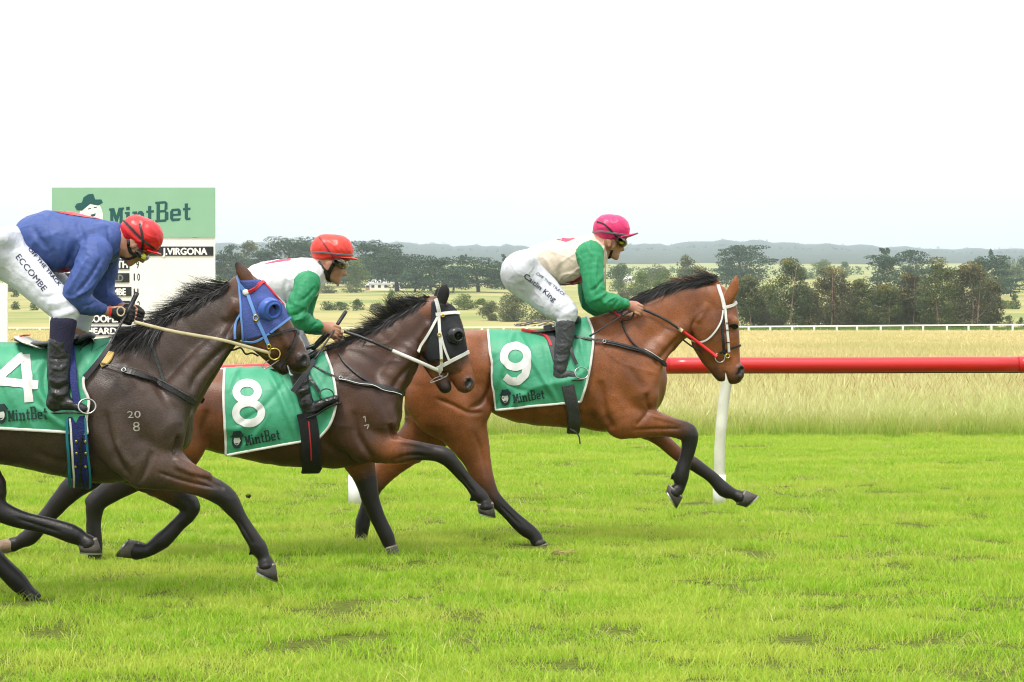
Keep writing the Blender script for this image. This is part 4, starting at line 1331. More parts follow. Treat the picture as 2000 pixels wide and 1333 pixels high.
def hair(name, roots, mat_, parent, segs=8, w0=0.0032, per=7):
    """roots: list of (root point, direction, length, droop, sideways curl); each becomes a lock of fine strands."""
    mb = MB()
    for p0, d0, ln0, droop, curl in roots:
        ph, am = RNG.uniform(0, 6), RNG.uniform(0.10, 0.45)
        for s in range(per):
            p = np.array(p0, float) + RNG.normal(0, .006, 3); d = np.array(d0, float); d = d / np.linalg.norm(d) + RNG.normal(0, .07, 3); d /= np.linalg.norm(d)
            ln = ln0 * RNG.uniform(.7, 1.1)
            sd = np.array([RNG.normal(0, .6), 1.0, RNG.normal(0, .6)])
            s_ = np.cross(d, sd); s_ /= np.linalg.norm(s_) + 1e-9
            V, F = [], []
            q = p.copy(); dd = d.copy()
            for i in range(segs + 1):
                t = i / segs
                hw = w0 * (1 - 0.8 * t ** 1.5) / 2
                V += [q - s_ * hw, q + s_ * hw]
                sw = math.cos(ph + 5.0 * t) * am
                dd = dd + np.array([curl * 0.12 + sw * .8, curl * 0.06 + sw * .4, -droop + sw]) / segs
                dd /= np.linalg.norm(dd)
                q = q + dd * ln / segs
            for i in range(segs):
                F.append((2*i, 2*i+1, 2*i+3, 2*i+2))
            mb.add(V, F)
    return mb.build(name, mat_, parent)

def mane_roots(cl, crest, Y0, n, dirs, ln, droop, dyr=(-0.05, 0.03), jit=0.25, dn=0.0):
    cp = resample(catmull(crest, 8), 2.0)
    for q in cp:                                   # sit the roots on the crest itself
        y = q[1] - 40
        while y < q[1] + 60 and cl.b.ray_cast(cl.o, ray(q[0], y))[0] is None: y += 2
        q[1] = y
    cp[:, 1] = smooth_line(cp, 6)[:, 1] + 4
    R = []
    for i in range(n):
        u = RNG.uniform(0, 1)
        j = int(u * (len(cp) - 1))
        dy = RNG.uniform(*dyr)
        p = P(cp[j][0] + RNG.normal(0, 2), cp[j][1] + RNG.normal(0, 2) + dn, Y0 + dy)
        k = u * (len(dirs) - 1); a = int(min(k, len(dirs) - 2)); fr = k - a
        d = np.array(dirs[a]) * (1 - fr) + np.array(dirs[a + 1]) * fr
        d3 = np.array([d[0], d[2] if len(d) > 2 else 0.0, -d[1]]) + RNG.normal(0, jit, 3) * np.array([1, 0.7, 1])
        l_ = (ln[0] * (1 - u) + ln[1] * u) * RNG.uniform(0.45, 1.15)
        R.append((p, d3, l_, droop * RNG.uniform(0.3, 1.6), RNG.normal(0, 1.2)))
    return R

def build_horse(name, S, coat, label):
    Y0 = S['Y']
    base = P(S['base'][0], 630, Y0); base[2] = 0
    root = thing('racehorse', base, label, 'horse', 'racehorses galloping along the turf')
    allst = [st_px(c[0], Y0) for c in S['chains']]
    lo = np.min([[(a[:, 0] - a[:, 2]).min(), 0, (a[:, 1] - a[:, 2]).min()] for a in allst], 0) - 0.06
    hi = np.max([[(a[:, 0] + a[:, 2]).max(), 0, (a[:, 1] + a[:, 2]).max()] for a in allst], 0) + 0.06
    lo[1] = Y0 - 0.42; hi[1] = Y0 + 0.42
    Fd = Field(lo, hi, S.get('h', 0.009))
    for c, a in zip(S['chains'], allst):
        k = c[1]; op = c[2] if len(c) > 2 else 'add'; both = len(c) > 3 and c[3]
        Fd.chain(a, k, 3, op)
        if both:
            b = a.copy(); b[:, 4] = 2 * Y0 - b[:, 4]
            Fd.chain(b, k, 3, op)
    V, F, A = Fd.mesh()
    V = smooth_mesh(V, F, 2)
    N = vnormals(V, F)
    V = sculpt(V, N, [(q, w_ * .85, a_ * 1.55) for q, w_, a_ in S.get('strokes', [])], Y0 + 0.02)
    N = vnormals(V, F)
    vein = np.clip(1 - np.abs(wob(V * np.array([.8, 1, 1.0]), 8, 21)) * 9, 0, 1) ** 1.5 * np.clip(wob(V, 4, 3) + .3, 0, 1)
    V = V + N * (wob(V, 14, 5) * 0.0028 + wob(V, 34, 9) * 0.0013 + vein * .0035)[:, None]
    mesh_obj('horse_body', V, F, coat, root, True, attr={'tone': A})
    return root, Cling(V, F, Y0)

def both(rows, k): return (rows, k, 'add', True)
def cut(rows, k): return (rows, k, 'sub', True)

def eye_of(cl, px, py, r, parent):
    p, n = cl(px, py, 0.0)
    a = np.linspace(0, 2 * math.pi, 18, endpoint=False)
    for side in (0, 1):
        c = p.copy(); nn = n.copy()
        if side: c[1] = 2 * cl.Yc - c[1]; nn[1] *= -1
        t = np.cross(nn, (0, 0, 1.0)); t /= np.linalg.norm(t); u = np.cross(t, nn); u /= np.linalg.norm(u)
        if u[2] < 0: u = -u
        mb = MB()
        V = [c + nn * r * 0.22]; F = []
        for j, (k, e) in enumerate(((0.5, 0.17), (0.85, 0.06), (1.0, -0.15))):
            V += [c + (t * math.cos(q) * 1.15 + u * math.sin(q) * 0.85) * r * k + nn * r * e for q in a]
        for k in range(18):
            F.append((0, 1 + k, 1 + (k + 1) % 18))
            for j in (0, 1):
                F.append((1 + j*18 + k, 1 + j*18 + 18 + k, 1 + j*18 + 18 + (k+1) % 18, 1 + j*18 + (k+1) % 18))
        mb.add(V, F); e = mb.build('eye', M_EYE, parent)
        mb = MB()
        mb.tube([c + (t * math.cos(q) * 1.2 + u * math.sin(q) * 0.95) * r + nn * r * (0.12 if math.sin(q) > 0 else 0.0) for q in np.linspace(-0.3, math.pi + 0.3, 12)], [0.0015] + [0.0055] * 10 + [0.0015], 6)
        mb.tube([c + (t * math.cos(q) * 1.15 - u * math.sin(q) * 0.9) * r for q in np.linspace(0, math.pi, 10)], [0.001] + [0.0035] * 8 + [0.001], 6)
        mb.build('eyelid', M_EYELID, e)

# ---- horse number nine, bay, in front
H9 = dict(Y=16.1, base=(1080, 1062), strokes=[
    ([(1270,798),(1260,812),(1242,834)], 5, -.010), ([(1262,768),(1265,790),(1272,804)], 5, -.012),
    ([(1235,840),(1288,838),(1332,838)], 4, -.007), ([(1272,812),(1310,822),(1340,830)], 5, .006),
    ([(958,728),(955,762),(940,788),(912,800)], 6, -.012), ([(848,778),(880,790),(915,806),(945,806)], 5, -.009),
    ([(925,842),(942,890),(950,935)], 5, -.006), ([(966,690),(958,745),(960,795)], 8, -.014),
    ([(1338,652),(1305,684),(1278,716)], 8, -.013), ([(1384,592),(1372,612),(1362,632)], 9, .009),
    ([(1374,606),(1354,632),(1351,660),(1366,681)], 4, -.008), ([(1172,742),(1180,800),(1196,842)], 9, -.014),
    ([(1215,700),(1240,735),(1262,765)], 10, -.006), ([(1112,800),(1140,812),(1175,815)], 8, -.006), ([(985,770),(1040,800),(1090,812)], 10, .006),
    ([(1344,868),(1338,895),(1333,920)], 3, -.004), ([(1375,930),(1395,946),(1408,958)], 3, -.004), ([(975,985),(1000,1010),(1020,1030)], 3, -.004)], chains=[
    # trunk
    ([(872,715,60,.98,0),(915,722,77,.88,0),(965,724,78,.86,0),(1030,738,90,.82,0),(1107,738,98,.74,0),(1150,730,106,.66,0),(1195,738,106,.60,0),(1225,748,70,.72,0)], .03),
    both([(905,690,36,.8,-.12),(868,705,40,.8,-.12)], .05),
    # neck
    ([(1185,700,80,.50,0),(1222,672,70,.50,0),(1262,649,64,.48,0),(1302,620,56,.46,0),(1345,600,49,.46,0),(1388,585,34,.6,0)], .05),
    # shoulder, triceps, breast
    both([(1165,670,26,.6,-.09),(1198,715,42,.5,-.15),(1244,765,36,.55,-.16),(1262,788,20,.7,-.14)], .06),
    both([(1165,715,34,.45,-.185),(1186,775,42,.45,-.18),(1210,824,30,.7,-.155)], .03),
    both([(1270,742,20,.9,-.075),(1266,786,17,.9,-.075)], .03),
    both([(1352,628,14,.6,-.055),(1305,662,20,.6,-.085),(1266,715,26,.6,-.12),(1254,760,20,.7,-.15)], .04),
    # head
    ([(1398,588,28,.62,0),(1407,606,33,.66,0),(1412,640,32,.78,0),(1417,680,28,.66,0),(1424,714,24,.62,0,.1),(1432,733,18.5,.80,0,.5)], .03),
    both([(1376,628,28,.35,-.052),(1390,645,38,.34,-.050),(1400,678,25,.40,-.045)], .02),
    both([(1426,624,8,.8,-.07),(1434,630,9,.8,-.072)], .03),
    both([(1414,660,4,.8,-.082),(1420,680,3.5,.9,-.068),(1424,696,3,1,-.058)], .025),
    ([(1374,668,24,.55,0),(1388,695,20,.62,0,.1),(1400,720,14,.72,0,.45),(1408,735,11,.95,0,.6)], .025),
    cut([(1421,756,3.2,30,0),(1417,728,1.6,30,0)], .005),
    both([(1445,720,9,.8,-.036,.35),(1445,733,8,.8,-.036,.45)], .014),
    cut([(1449,722,5.5,1.4,-.068,1),(1443,731,4,1.4,-.068,1)], .006),
    # ears
    ([(1422,588,10,.7,-.055),(1432,565,10.5,.5,-.065),(1436,551,6.5,.5,-.068),(1438,539,1.5,.8,-.068)], .012),
    ([(1404,575,10,.7,.055),(1400,555,8,.5,.065),(1396,545,5,.5,.066),(1394,536,1.5,.8,.066)], .012),
    ([(1430,584,4,.8,-.098),(1436,566,4.5,.8,-.098),(1438,552,2.5,.8,-.09)], .006, 'sub'),
    # near fore
    ([(1222,818,40,.62,-.13,.0),(1268,826,28,.78,-.13,.05),(1310,835,19,.85,-.13,.30),(1343,846,19,.85,-.13,.75),(1346,868,15,.85,-.13,.85),(1339,898,12.5,.8,-.13,.9),(1330,930,15,.85,-.13,.95),(1328,950,11,.9,-.13,.9),(1318,962,15,1,-.13,.9)], .03),
    ([(1262,812,12,.8,-.17,.0),(1310,826,8,.8,-.155,.25)], .010),
    ([(1316,930,6,.6,-.13,1),(1310,936,2,.8,-.13,1)], .01),
    # off fore
    ([(1236,812,38,.62,.13,.0),(1282,850,17,.85,.14,.2),(1326,889,13,.85,.15,.4),(1355,907,14,.85,.15,.75),(1391,933,11.5,.8,.15,.9),(1414,957,14,.85,.15,.95),(1434,966,10.5,.9,.15,.9),(1446,972,14,1,.15,.9)], .03),
    # near hind
    ([(868,712,56,.75,-.10,.0),(866,772,76,.52,-.125,.0),(894,816,56,.58,-.135,.0),(912,852,42,.62,-.13,.02),(929,890,30,.62,-.13,.1),(940,925,23,.7,-.13,.25),(953,958,19,.72,-.13,.5),(966,975,15,.8,-.13,.7),(988,997,13.5,.8,-.13,.9),(1022,1030,15,.85,-.13,.95),(1043,1046,13,.9,-.13,.95),(1048,1056,13,1,-.13,.95)], .04),
    ([(928,772,30,.6,-.17,.0),(930,800,30,.6,-.165,.0)], .03),
    ([(842,768,30,.6,-.165,.0),(866,820,26,.6,-.165,.0),(900,868,16,.7,-.15,.0)], .018),
    ([(936,955,9,.7,-.13,.4),(942,945,8,.6,-.13,.3)], .02),
    # off hind
    ([(868,712,56,.75,.10,.0),(862,775,72,.52,.125,.0),(835,840,48,.55,.13,.0),(785,885,33,.6,.13,.02),(752,920,24,.65,.13,.15),(732,948,18,.75,.13,.5),(718,985,13.5,.8,.13,.85),(709,1020,14.5,.8,.13,.9),(705,1048,13,.9,.13,.95)], .04),
])
horse9, C9 = build_horse('racehorse', H9, M_HORSE9, 'bright bay racehorse leading the field, wearing saddlecloth number 9')
eye_of(C9, 1433, 638, 0.025, horse9)
hoof([(1333,973),(1304,946),(1322,993),(1301,957)], H9['Y'] - .13, horse9)
hoof([(1457,958),(1439,987),(1480,968),(1454,991)], H9['Y'] + .15, horse9)
hoof([(1056,1048),(1036,1058),(1068,1060),(1042,1068)], H9['Y'] - .13, horse9)
hoof([(716,1050),(692,1054),(722,1068),(692,1070)], H9['Y'] + .13, horse9)
crest9 = [(1215,604),(1240,590),(1281,568),(1320,556),(1352,551),(1385,552),(1402,556)]
R_ = mane_roots(C9, crest9, H9['Y'], 1000, [(-1,.35,-.3),(-1,.45,-.3),(-1,.55,-.3),(-1,.1,-.2),(-1,-.15,-.2)], (.14,.17), .5, (-.05,.04), .14, -5)
hair('mane', R_, M_HAIR, horse9)
R_ = mane_roots(C9, [(1330,546),(1352,541),(1385,546),(1403,552)], H9['Y'], 120, [(-1,-.02),(-1,-.12),(-1,-.25)], (.12,.18), .1, (-.04,.03), .14, -3)
hair('forelock', R_, M_HAIRB, horse9, w0=0.003)
hair('tail', [(P(800 + RNG.normal(0,4), 690 + RNG.normal(0,5), H9['Y'] + RNG.normal(0,.02)), (-.5 + RNG.normal(0,.08), RNG.normal(0,.06), -.55), RNG.uniform(.3,.5), .8, RNG.normal(0,.6)) for i in range(260)], M_HAIR, horse9, w0=.006)

# ---- horse number eight, brown, in the middle
H8 = dict(Y=15.1, base=(560, 1092), strokes=[
    ([(836,640),(820,670),(822,694),(836,706)], 4, -.008), ([(808,712),(778,742),(764,772)], 8, -.013),
    ([(762,828),(766,846),(776,856)], 6, -.016), ([(690,800),(700,850),(722,888),(738,904)], 8, -.013),
    ([(756,904),(800,890),(846,894)], 4, -.007), ([(776,862),(815,868),(845,876)], 5, .006),
    ([(840,628),(828,648),(815,668)], 9, .009), ([(735,760),(752,795),(762,826)], 9, -.006),
    ([(892,918),(912,945),(928,965)], 3, -.004), ([(630,860),(655,880),(690,890)], 8, -.006),
    ([(700,960),(716,990),(722,1010)], 3, -.004), ([(405,800),(398,840),(408,872)], 9, -.012)], chains=[
    ([(310,782,70,.98,0,.3),(350,793,74,.92,0,.3),(400,799,77,.87,0,.24),(470,807,87,.83,0,.10),(560,815,97,.75,0),(620,806,106,.66,0),(670,800,112,.58,0),(708,797,74,.72,0)], .03),
    both([(330,760,36,.8,-.12,.12),(300,780,40,.8,-.12,.12)], .05),
    ([(672,765,82,.50,0),(705,740,78,.48,0),(742,716,68,.46,0),(787,664,47,.50,0),(812,645,42,.52,0),(838,625,34,.6,0)], .05),
    both([(655,730,26,.6,-.09),(692,770,42,.5,-.155),(738,815,36,.55,-.165),(757,835,20,.7,-.14)], .06),
    both([(655,775,34,.45,-.185),(675,830,42,.45,-.18),(708,872,30,.7,-.155)], .03),
    both([(760,790,20,.9,-.075),(756,832,17,.9,-.075)], .03),
    both([(820,668,14,.6,-.055),(790,700,20,.6,-.085),(756,762,26,.6,-.12),(746,812,20,.7,-.15)], .04),
    ([(848,608,30,.62,0,.4),(866,626,32,.66,0),(877,660,32,.78,0),(888,700,27,.68,0),(900,730,23,.66,0,.35),(908,748,20,.80,0,.45)], .03),
    both([(842,652,26,.34,-.052),(860,668,38,.34,-.050),(876,704,25,.40,-.045)], .02),
    both([(884,645,9,.8,-.07),(892,652,10,.8,-.072)], .03),
    both([(882,680,4,.8,-.08),(889,702,3.5,.9,-.066),(896,720,3,1,-.053)], .025),
    ([(838,690,22,.55,0),(850,716,19,.62,0,.1),(861,741,14,.72,0,.45),(869,756,12.5,.95,0,.6)], .025),
    cut([(889,782,3.2,30,0),(882,748,1.6,30,0)], .005),
    both([(913,746,10,.8,-.036,.45),(913,757,9,.8,-.036,.5)], .012),
    cut([(917,746,6.5,1.3,-.068,1),(912,755,4.5,1.3,-.068,1)], .006),
    ([(858,600,11,.7,-.055,.9),(866,575,12,.5,-.065,.95),(868,562,7.5,.5,-.068,1),(868,553,1.5,.8,-.068,1)], .012),
    ([(848,600,10,.7,.055,.9),(856,578,9,.5,.065,.95),(857,568,6,.5,.066,1),(858,560,1.5,.8,.066,1)], .012),
    # near fore
    ([(722,862,42,.62,-.13,.0),(772,879,28,.78,-.13,.35),(812,881,20,.85,-.13,.6),(848,885,16,.85,-.13,.7),(870,892,17,.85,-.13,.8),(886,908,14,.85,-.13,.85),(911,938,11.5,.8,-.13,.9),(936,966,14,.85,-.13,.95),(947,980,11,.9,-.13,.9),(949,989,15,1,-.13,.9)], .03),
    ([(770,866,12,.8,-.165,.3),(820,871,8,.8,-.15,.6)], .010),
    ([(925,972,6,.6,-.13,1),(919,978,2,.8,-.13,1)], .01),
    # off fore
    ([(690,866,44,.62,.13,.1),(706,915,27,.72,.13,.4),(718,950,20,.8,.13,.7),(724,978,18,.85,.13,.8),(738,1012,14.5,.8,.13,.9),(755,1048,14.5,.85,.13,.95),(763,1070,12,.9,.13,.95)], .03),
    # near hind
    ([(310,782,56,.75,-.10,.12),(330,830,74,.52,-.125,.12),(345,872,52,.58,-.135,.4),(305,905,38,.62,-.13,.45),(250,940,26,.65,-.13,.7),(208,965,22,.7,-.13,.8),(187,985,18,.78,-.13,.85),(183,1020,14.5,.8,-.13,.9),(184,1065,15,.85,-.13,.95),(185,1095,13,.9,-.13,.95)], .04),
    ([(176,978,9,.7,-.13,.85),(186,966,8,.6,-.13,.8)], .02),
    # off hind
    ([(310,782,56,.75,.10,.12),(310,835,70,.52,.125,.12),(270,890,42,.55,.13,.4),(200,920,30,.6,.13,.7),(150,948,25,.65,.13,.8),(113,985,19,.75,.13,.85),(82,1022,15.5,.8,.13,.9),(58,1048,16,.8,.13,.9),(38,1059,12,.9,.13,.9),(25,1064,14,.9,.13,.9)], .04),
])
horse8, C8 = build_horse('racehorse', H8, M_HORSE8, 'brown racehorse in the middle wearing a black blinker hood and saddlecloth number 8')
eye_of(C8, 891, 656, 0.025, horse8)
hoof([(964,984),(931,986),(968,1010),(934,1002)], H8['Y'] - .13, horse8)
hoof([(776,1066),(750,1072),(784,1088),(752,1090)], H8['Y'] + .13, horse8)
hoof([(199,1096),(172,1098),(208,1112),(172,1114)], H8['Y'] - .13, horse8)
hoof([(22,1079),(24,1050),(-9,1086),(0,1055)], H8['Y'] + .13, horse8, M_HOOFP)
crest8 = [(655,690),(684,672),(712,656),(739,638),(768,620),(797,604),(822,594),(845,588)]
R_ = mane_roots(C8, crest8, H8['Y'], 620, [(-1,.25,-.15),(-1,.0,-.15),(-1,-.2,-.1),(-1,-.35,-.1),(-.55,-1,-.1),(-.9,-.7,-.1),(-1,-.1,0)], (.15,.17), .55, (-.03,.03), .22, 2)
R_ += mane_roots(C8, crest8, H8['Y'], 260, [(-1,.8,-.5),(-1,.6,-.4),(-1,.4,-.4)], (.12,.10), .6, (-.04,.0), .18, 0)
hair('mane', R_, M_HAIR, horse8)
hair('tail', [(P(290 + RNG.normal(0,4), 745 + RNG.normal(0,5), H8['Y'] + RNG.normal(0,.02)), (-.9 + RNG.normal(0,.08), RNG.normal(0,.06), -.05), RNG.uniform(.35,.6), .9, RNG.normal(0,.6)) for i in range(260)], M_HAIR, horse8, w0=.006)

# ---- horse number four, dark brown, at the left edge
H4 = dict(Y=12.73, base=(60, 1178), strokes=[
    ([(206,800),(214,855),(232,902),(258,938)], 8, -.015), ([(296,880),(286,913),(268,948)], 7, -.013),
    ([(342,908),(372,922),(400,934)], 6, .009), ([(306,922),(360,940),(425,954)], 4, -.009), ([(375,926),(410,940),(438,956)], 4, -.007),
    ([(350,850),(345,872),(338,890)], 6, -.016), ([(455,668),(415,702),(385,734),(370,768)], 9, -.015),
    ([(466,612),(450,640),(438,664)], 7, -.013), ([(275,690),(310,755),(345,818)], 12, -.007), ([(462,585),(450,606),(438,628)], 10, .010),
    ([(462,1012),(480,1040),(494,1064)], 3, -.005), ([(30,1012),(80,1028),(120,1040)], 4, -.005), ([(60,880),(110,900),(170,905)], 9, -.006),
    ([(240,700),(262,740),(285,770)], 12, .006), ([(225,860),(240,890),(262,915)], 8, .006)], chains=[
    ([(-370,800,85,.98,0),(-310,800,105,.9,0),(-220,792,112,.86,0),(-110,792,112,.84,0),(0,790,117,.80,0),(80,798,123,.72,0),(150,803,132,.64,0),(210,808,137,.58,0),(258,815,98,.70,0)], .03),
    both([(-320,745,42,.8,-.13),(-370,765,48,.8,-.13)], .05),
    ([(225,785,110,.46,0),(265,755,100,.46,0),(325,714,86,.44,0),(385,652,60,.48,0),(435,618,51,.48,0),(470,590,40,.55,0)], .05),
    both([(212,725,32,.6,-.09),(248,775,52,.5,-.16),(310,835,46,.55,-.17),(335,862,24,.7,-.14)], .06),
    both([(205,785,42,.45,-.19),(235,860,52,.45,-.185),(282,915,38,.7,-.155)], .03),
    both([(344,815,24,.9,-.075),(340,862,20,.9,-.075)], .03),
    both([(468,636,17,.6,-.055,.2),(420,682,24,.6,-.085),(352,770,34,.6,-.12),(330,830,25,.7,-.15)], .04),
    ([(478,566,32,.62,0,.3),(496,588,37,.66,0,.3),(522,620,37,.76,0,.3),(550,660,32,.66,0,.32),(570,690,27,.64,0,.35),(583,706,23,.80,0,.55)], .03),
    both([(478,612,30,.34,-.055,.3),(500,630,44,.34,-.052,.3),(530,668,30,.40,-.045,.3)], .02),
    both([(514,592,10,.8,-.072,.3),(524,598,11,.8,-.074,.3)], .03),
    both([(536,630,5,.8,-.086,.3),(550,654,4.5,.9,-.07,.3),(562,676,4,1,-.058,.3)], .025),
    ([(494,650,25,.55,0,.3),(516,678,20,.62,0,.35),(540,704,15.5,.72,0,.5),(554,720,13.5,.95,0,.6)], .025),
    cut([(579,746,2.8,30,0),(561,714,1.6,30,0)], .005),
    both([(590,700,11,.8,-.038,.5),(592,712,10,.8,-.038,.55)], .012),
    cut([(597,701,8,1.3,-.072,1),(589,711,5,1.3,-.072,1)], .006),
    ([(488,556,13,.7,-.058,.3),(476,535,13,.5,-.07,.35),(466,520,8,.5,-.072,.5),(461,508,1.8,.8,-.072,.8)], .012),
    ([(488,550,12,.7,.058,.3),(480,535,10,.5,.07,.3),(474,524,6,.5,.07,.4),(472,514,1.5,.8,.07,.8)], .012),
    ([(470,528,4,.8,-.105),(466,520,3.5,.8,-.102),(463,513,2,.8,-.096)], .006, 'sub'),
    # near fore
    ([(295,900,58,.60,-.13,.0),(348,925,35,.76,-.13,.1),(395,946,25,.85,-.13,.40),(434,967,22,.85,-.13,.65),(452,988,18.5,.85,-.13,.75),(471,1015,14.5,.8,-.13,.82),(494,1052,15,.8,-.13,.85),(505,1071,17,.85,-.13,.85),(516,1092,13,.9,-.13,.85),(519,1104,18,1,-.13,.85)], .03),
    ([(345,906,14,.8,-.18,.05),(405,930,9,.8,-.16,.4)], .010),
    ([(492,1078,7,.6,-.13,1),(486,1086,2,.8,-.13,1)], .01),
    # off fore
    ([(272,905,50,.62,.13,.0),(325,950,30,.8,.13,.3),(368,984,21,.85,.13,.75),(368,1003,17,.85,.13,.85),(345,1028,14.5,.8,.13,.9),(317,1056,17,.85,.13,.95),(290,1075,13,.9,.13,.9),(268,1076,18,1,.13,.9)], .03),
    # near hind
    ([(-330,790,75,.75,-.10,.0),(-270,850,100,.52,-.125,.0),(-150,880,68,.56,-.135,.05),(-70,915,52,.62,-.13,.3),(-22,950,34,.68,-.13,.7),(-10,990,25,.74,-.13,.85),(38,1014,18,.8,-.13,.9),(92,1027,17,.8,-.13,.9),(138,1042,19,.85,-.13,.95),(162,1055,14,.9,-.13,.9),(172,1063,18,1,-.13,.9)], .04),
    # off hind
    ([(-330,790,75,.75,.10,.0),(-330,860,98,.52,.125,.0),(-230,920,60,.56,.13,.2),(-130,975,32,.68,.13,.7),(-80,1010,24,.74,.13,.85),(-15,1085,18,.8,.13,.9),(30,1132,18.5,.85,.13,.95),(52,1156,15,.9,.13,.9),(66,1172,17,1,.13,.9)], .04),
])
horse4, C4 = build_horse('racehorse', H4, M_HORSE4, 'dark brown racehorse nearest the camera wearing a blue blinker hood and saddlecloth number 4')
eye_of(C4, 529, 602, 0.026, horse4)
hoof([(539,1103),(500,1107),(543,1135),(500,1115)], H4['Y'] - .13, horse4)
hoof([(262,1092),(272,1056),(228,1088),(254,1054)], H4['Y'] + .13, horse4)
hoof([(190,1053),(152,1066),(200,1080),(155,1078)], H4['Y'] - .13, horse4)
hoof([(82,1170),(48,1178),(92,1190),(50,1194)], H4['Y'] + .13, horse4)
crest4 = [(212,668),(255,645),(300,622),(345,596),(385,572),(420,556),(450,548)]
R_ = mane_roots(C4, crest4, H4['Y'], 620, [(-1,.35,-.2),(-1,.3,-.2),(-1,.15,-.2),(-1,.1,-.15),(-1,-.1,-.1),(-1,-.35,-.1),(-.9,-.1,0)], (.16,.19), .4, (-.03,.03), .16, 2)
R_ += mane_roots(C4, crest4, H4['Y'], 500, [(-1,1.1,-.6),(-1,.9,-.5),(-1,.9,-.5),(-1,.5,-.3)], (.17,.09), .5, (-.05,.0), .16, 0)
R_ += mane_roots(C4, [(215,668),(255,645),(300,622),(330,604)], H4['Y'], 220, [(-.9,.9,-.9),(-1,.5,-.9),(-.8,1.2,-.9)], (.20,.22), .9, (-.05,-.02), .16, 0)
hair('mane', R_, M_HAIR, horse4)
hair('tail', [(P(-420 + RNG.normal(0,4), 745 + RNG.normal(0,5), H4['Y'] + RNG.normal(0,.02)), (-.9 + RNG.normal(0,.08), RNG.normal(0,.06), -.15), RNG.uniform(.4,.7), .9, RNG.normal(0,.6)) for i in range(260)], M_HAIR, horse4, w0=.006)
# ---------------------------------------------------------------- tack: saddlecloths, saddles, bridles, hoods
M_CLOTH = mat('green_nylon', (0.058, 0.35, 0.195), rough=0.5, spec=0.45, bump=0.55, bscale=9, var=0.22, vscale=3)
M_WHITE = mat('white_webbing', (0.70, 0.69, 0.65), rough=0.55, bump=0.15, bscale=90, var=0.15, vscale=12)
M_NUM = mat('white_print', (0.70, 0.70, 0.69), rough=0.5, var=0.14, vscale=10)
M_INK = mat('dark_print', (0.012, 0.035, 0.035), rough=0.6)
M_BLACK = mat('black_leather', (0.012, 0.012, 0.013), rough=0.4, spec=0.5, bump=0.2, bscale=60, var=0.3)
M_GREYW = mat('grey_webbing', (0.055, 0.058, 0.060), rough=0.75, bump=0.5, bscale=160, var=0.3, vscale=30)
M_BLKW = mat('black_elastic', (0.010, 0.011, 0.013), rough=0.8, bump=0.4, bscale=160)
M_RED = mat('red_rubber', (0.62, 0.02, 0.025), rough=0.4)
M_REDPAD = mat('red_pad', (0.55, 0.03, 0.045), rough=0.6)
M_BLUEW = mat('blue_webbing', (0.012, 0.022, 0.15), rough=0.65, bump=0.4, bscale=120, var=0.3)
M_TEAL = mat('teal_edging', (0.01, 0.16, 0.21), rough=0.6)
M_TAN = mat('tan_rein', (0.52, 0.44, 0.27), rough=0.55, var=0.25, vscale=20)
M_YEL = mat('buff_leather', (0.55, 0.38, 0.12), rough=0.6)
M_HOOD4 = mat('blue_hood_mesh', (0.060, 0.095, 0.33), rough=0.75, bump=0.5, bscale=220, var=0.2, vscale=12)
M_HOOD4T = mat('light_blue_trim', (0.11, 0.24, 0.55), rough=0.55)
M_HOOD8 = mat('black_hood_mesh', (0.012, 0.013, 0.017), rough=0.7, bump=0.5, bscale=220)
M_CUP8 = mat('black_plastic', (0.014, 0.016, 0.018), rough=0.25, spec=0.5)
M_CUP4 = mat('blue_plastic', (0.05, 0.11, 0.42), rough=0.35)
M_SEAT = mat('dark_saddle', (0.020, 0.020, 0.022), rough=0.45, bump=0.2, bscale=50)
M_GREYS = mat('grey_suede', (0.10, 0.10, 0.105), rough=0.9, var=0.3, vscale=20)

def emblem(cl, cx, cy, s, parent, off):
    """Round print: a pale face shape under a dark brimmed hat."""
    cling_poly(cl, ell(cx, cy + 0.20*s, 0.46*s, 0.62*s, 0, 345, 24), off, 'logo_disc', M_INK, parent)
    cling_poly(cl, ell(cx + 0.02*s, cy + 0.10*s, 0.30*s, 0.42*s, 0, 345, 20), off + .0015, 'logo_face', M_NUM, parent)
    cling_poly(cl, [(cx - .62*s, cy - .22*s), (cx - .42*s, cy - .36*s), (cx - .30*s, cy - .74*s), (cx + .28*s, cy - .80*s), (cx + .34*s, cy - .44*s), (cx + .60*s, cy - .40*s), (cx + .50*s, cy - .24*s), (cx, cy - .16*s)], off + .003, 'logo_hat', M_INK, parent)
    cling_poly(cl, [(cx - .18*s, cy + .34*s), (cx + .22*s, cy + .30*s), (cx + .02*s, cy + .46*s)], off + .003, 'logo_tie', M_INK, parent)

def saddlecloth(cl, left, right, label, seed, folds=()):
    b = P(right[1][0], right[1][1], cl.Yc)
    root = thing('saddle_cloth', b, label, 'saddlecloth', 'numbered green saddlecloths')
    o, V, F, G = patch(cl, 'cloth', left, right, 84, 60, M_CLOTH, root, off=.010, hang=True, wrinkle=.024, seed=seed, top_join=True, thick=.004, sm=2, folds=folds)
    F4 = np.array([list(f) for f in F])
    c2 = Cling(V, F4, cl.Yc)
    # white binding along the rear edge, the hem and the front edge
    nv, nu = G.shape[:2]
    edge = np.vstack([G[:, 0], G[-1, 1:], G[::-1, -1][1:]])
    mb = MB()
    e = smooth_line(edge, 1); e[:, 1] -= .004
    nr = np.tile((0, -1.0, 0), (len(e), 1))
    strip(mb, e, nr, .017, .0025)
    mb.build('binding', M_WHITE, root)
    mb = MB(); strip(mb, mirror(e, cl.Yc)[::-1], -nr, .017, .0025); mb.build('binding', M_WHITE, root)
    return root, c2

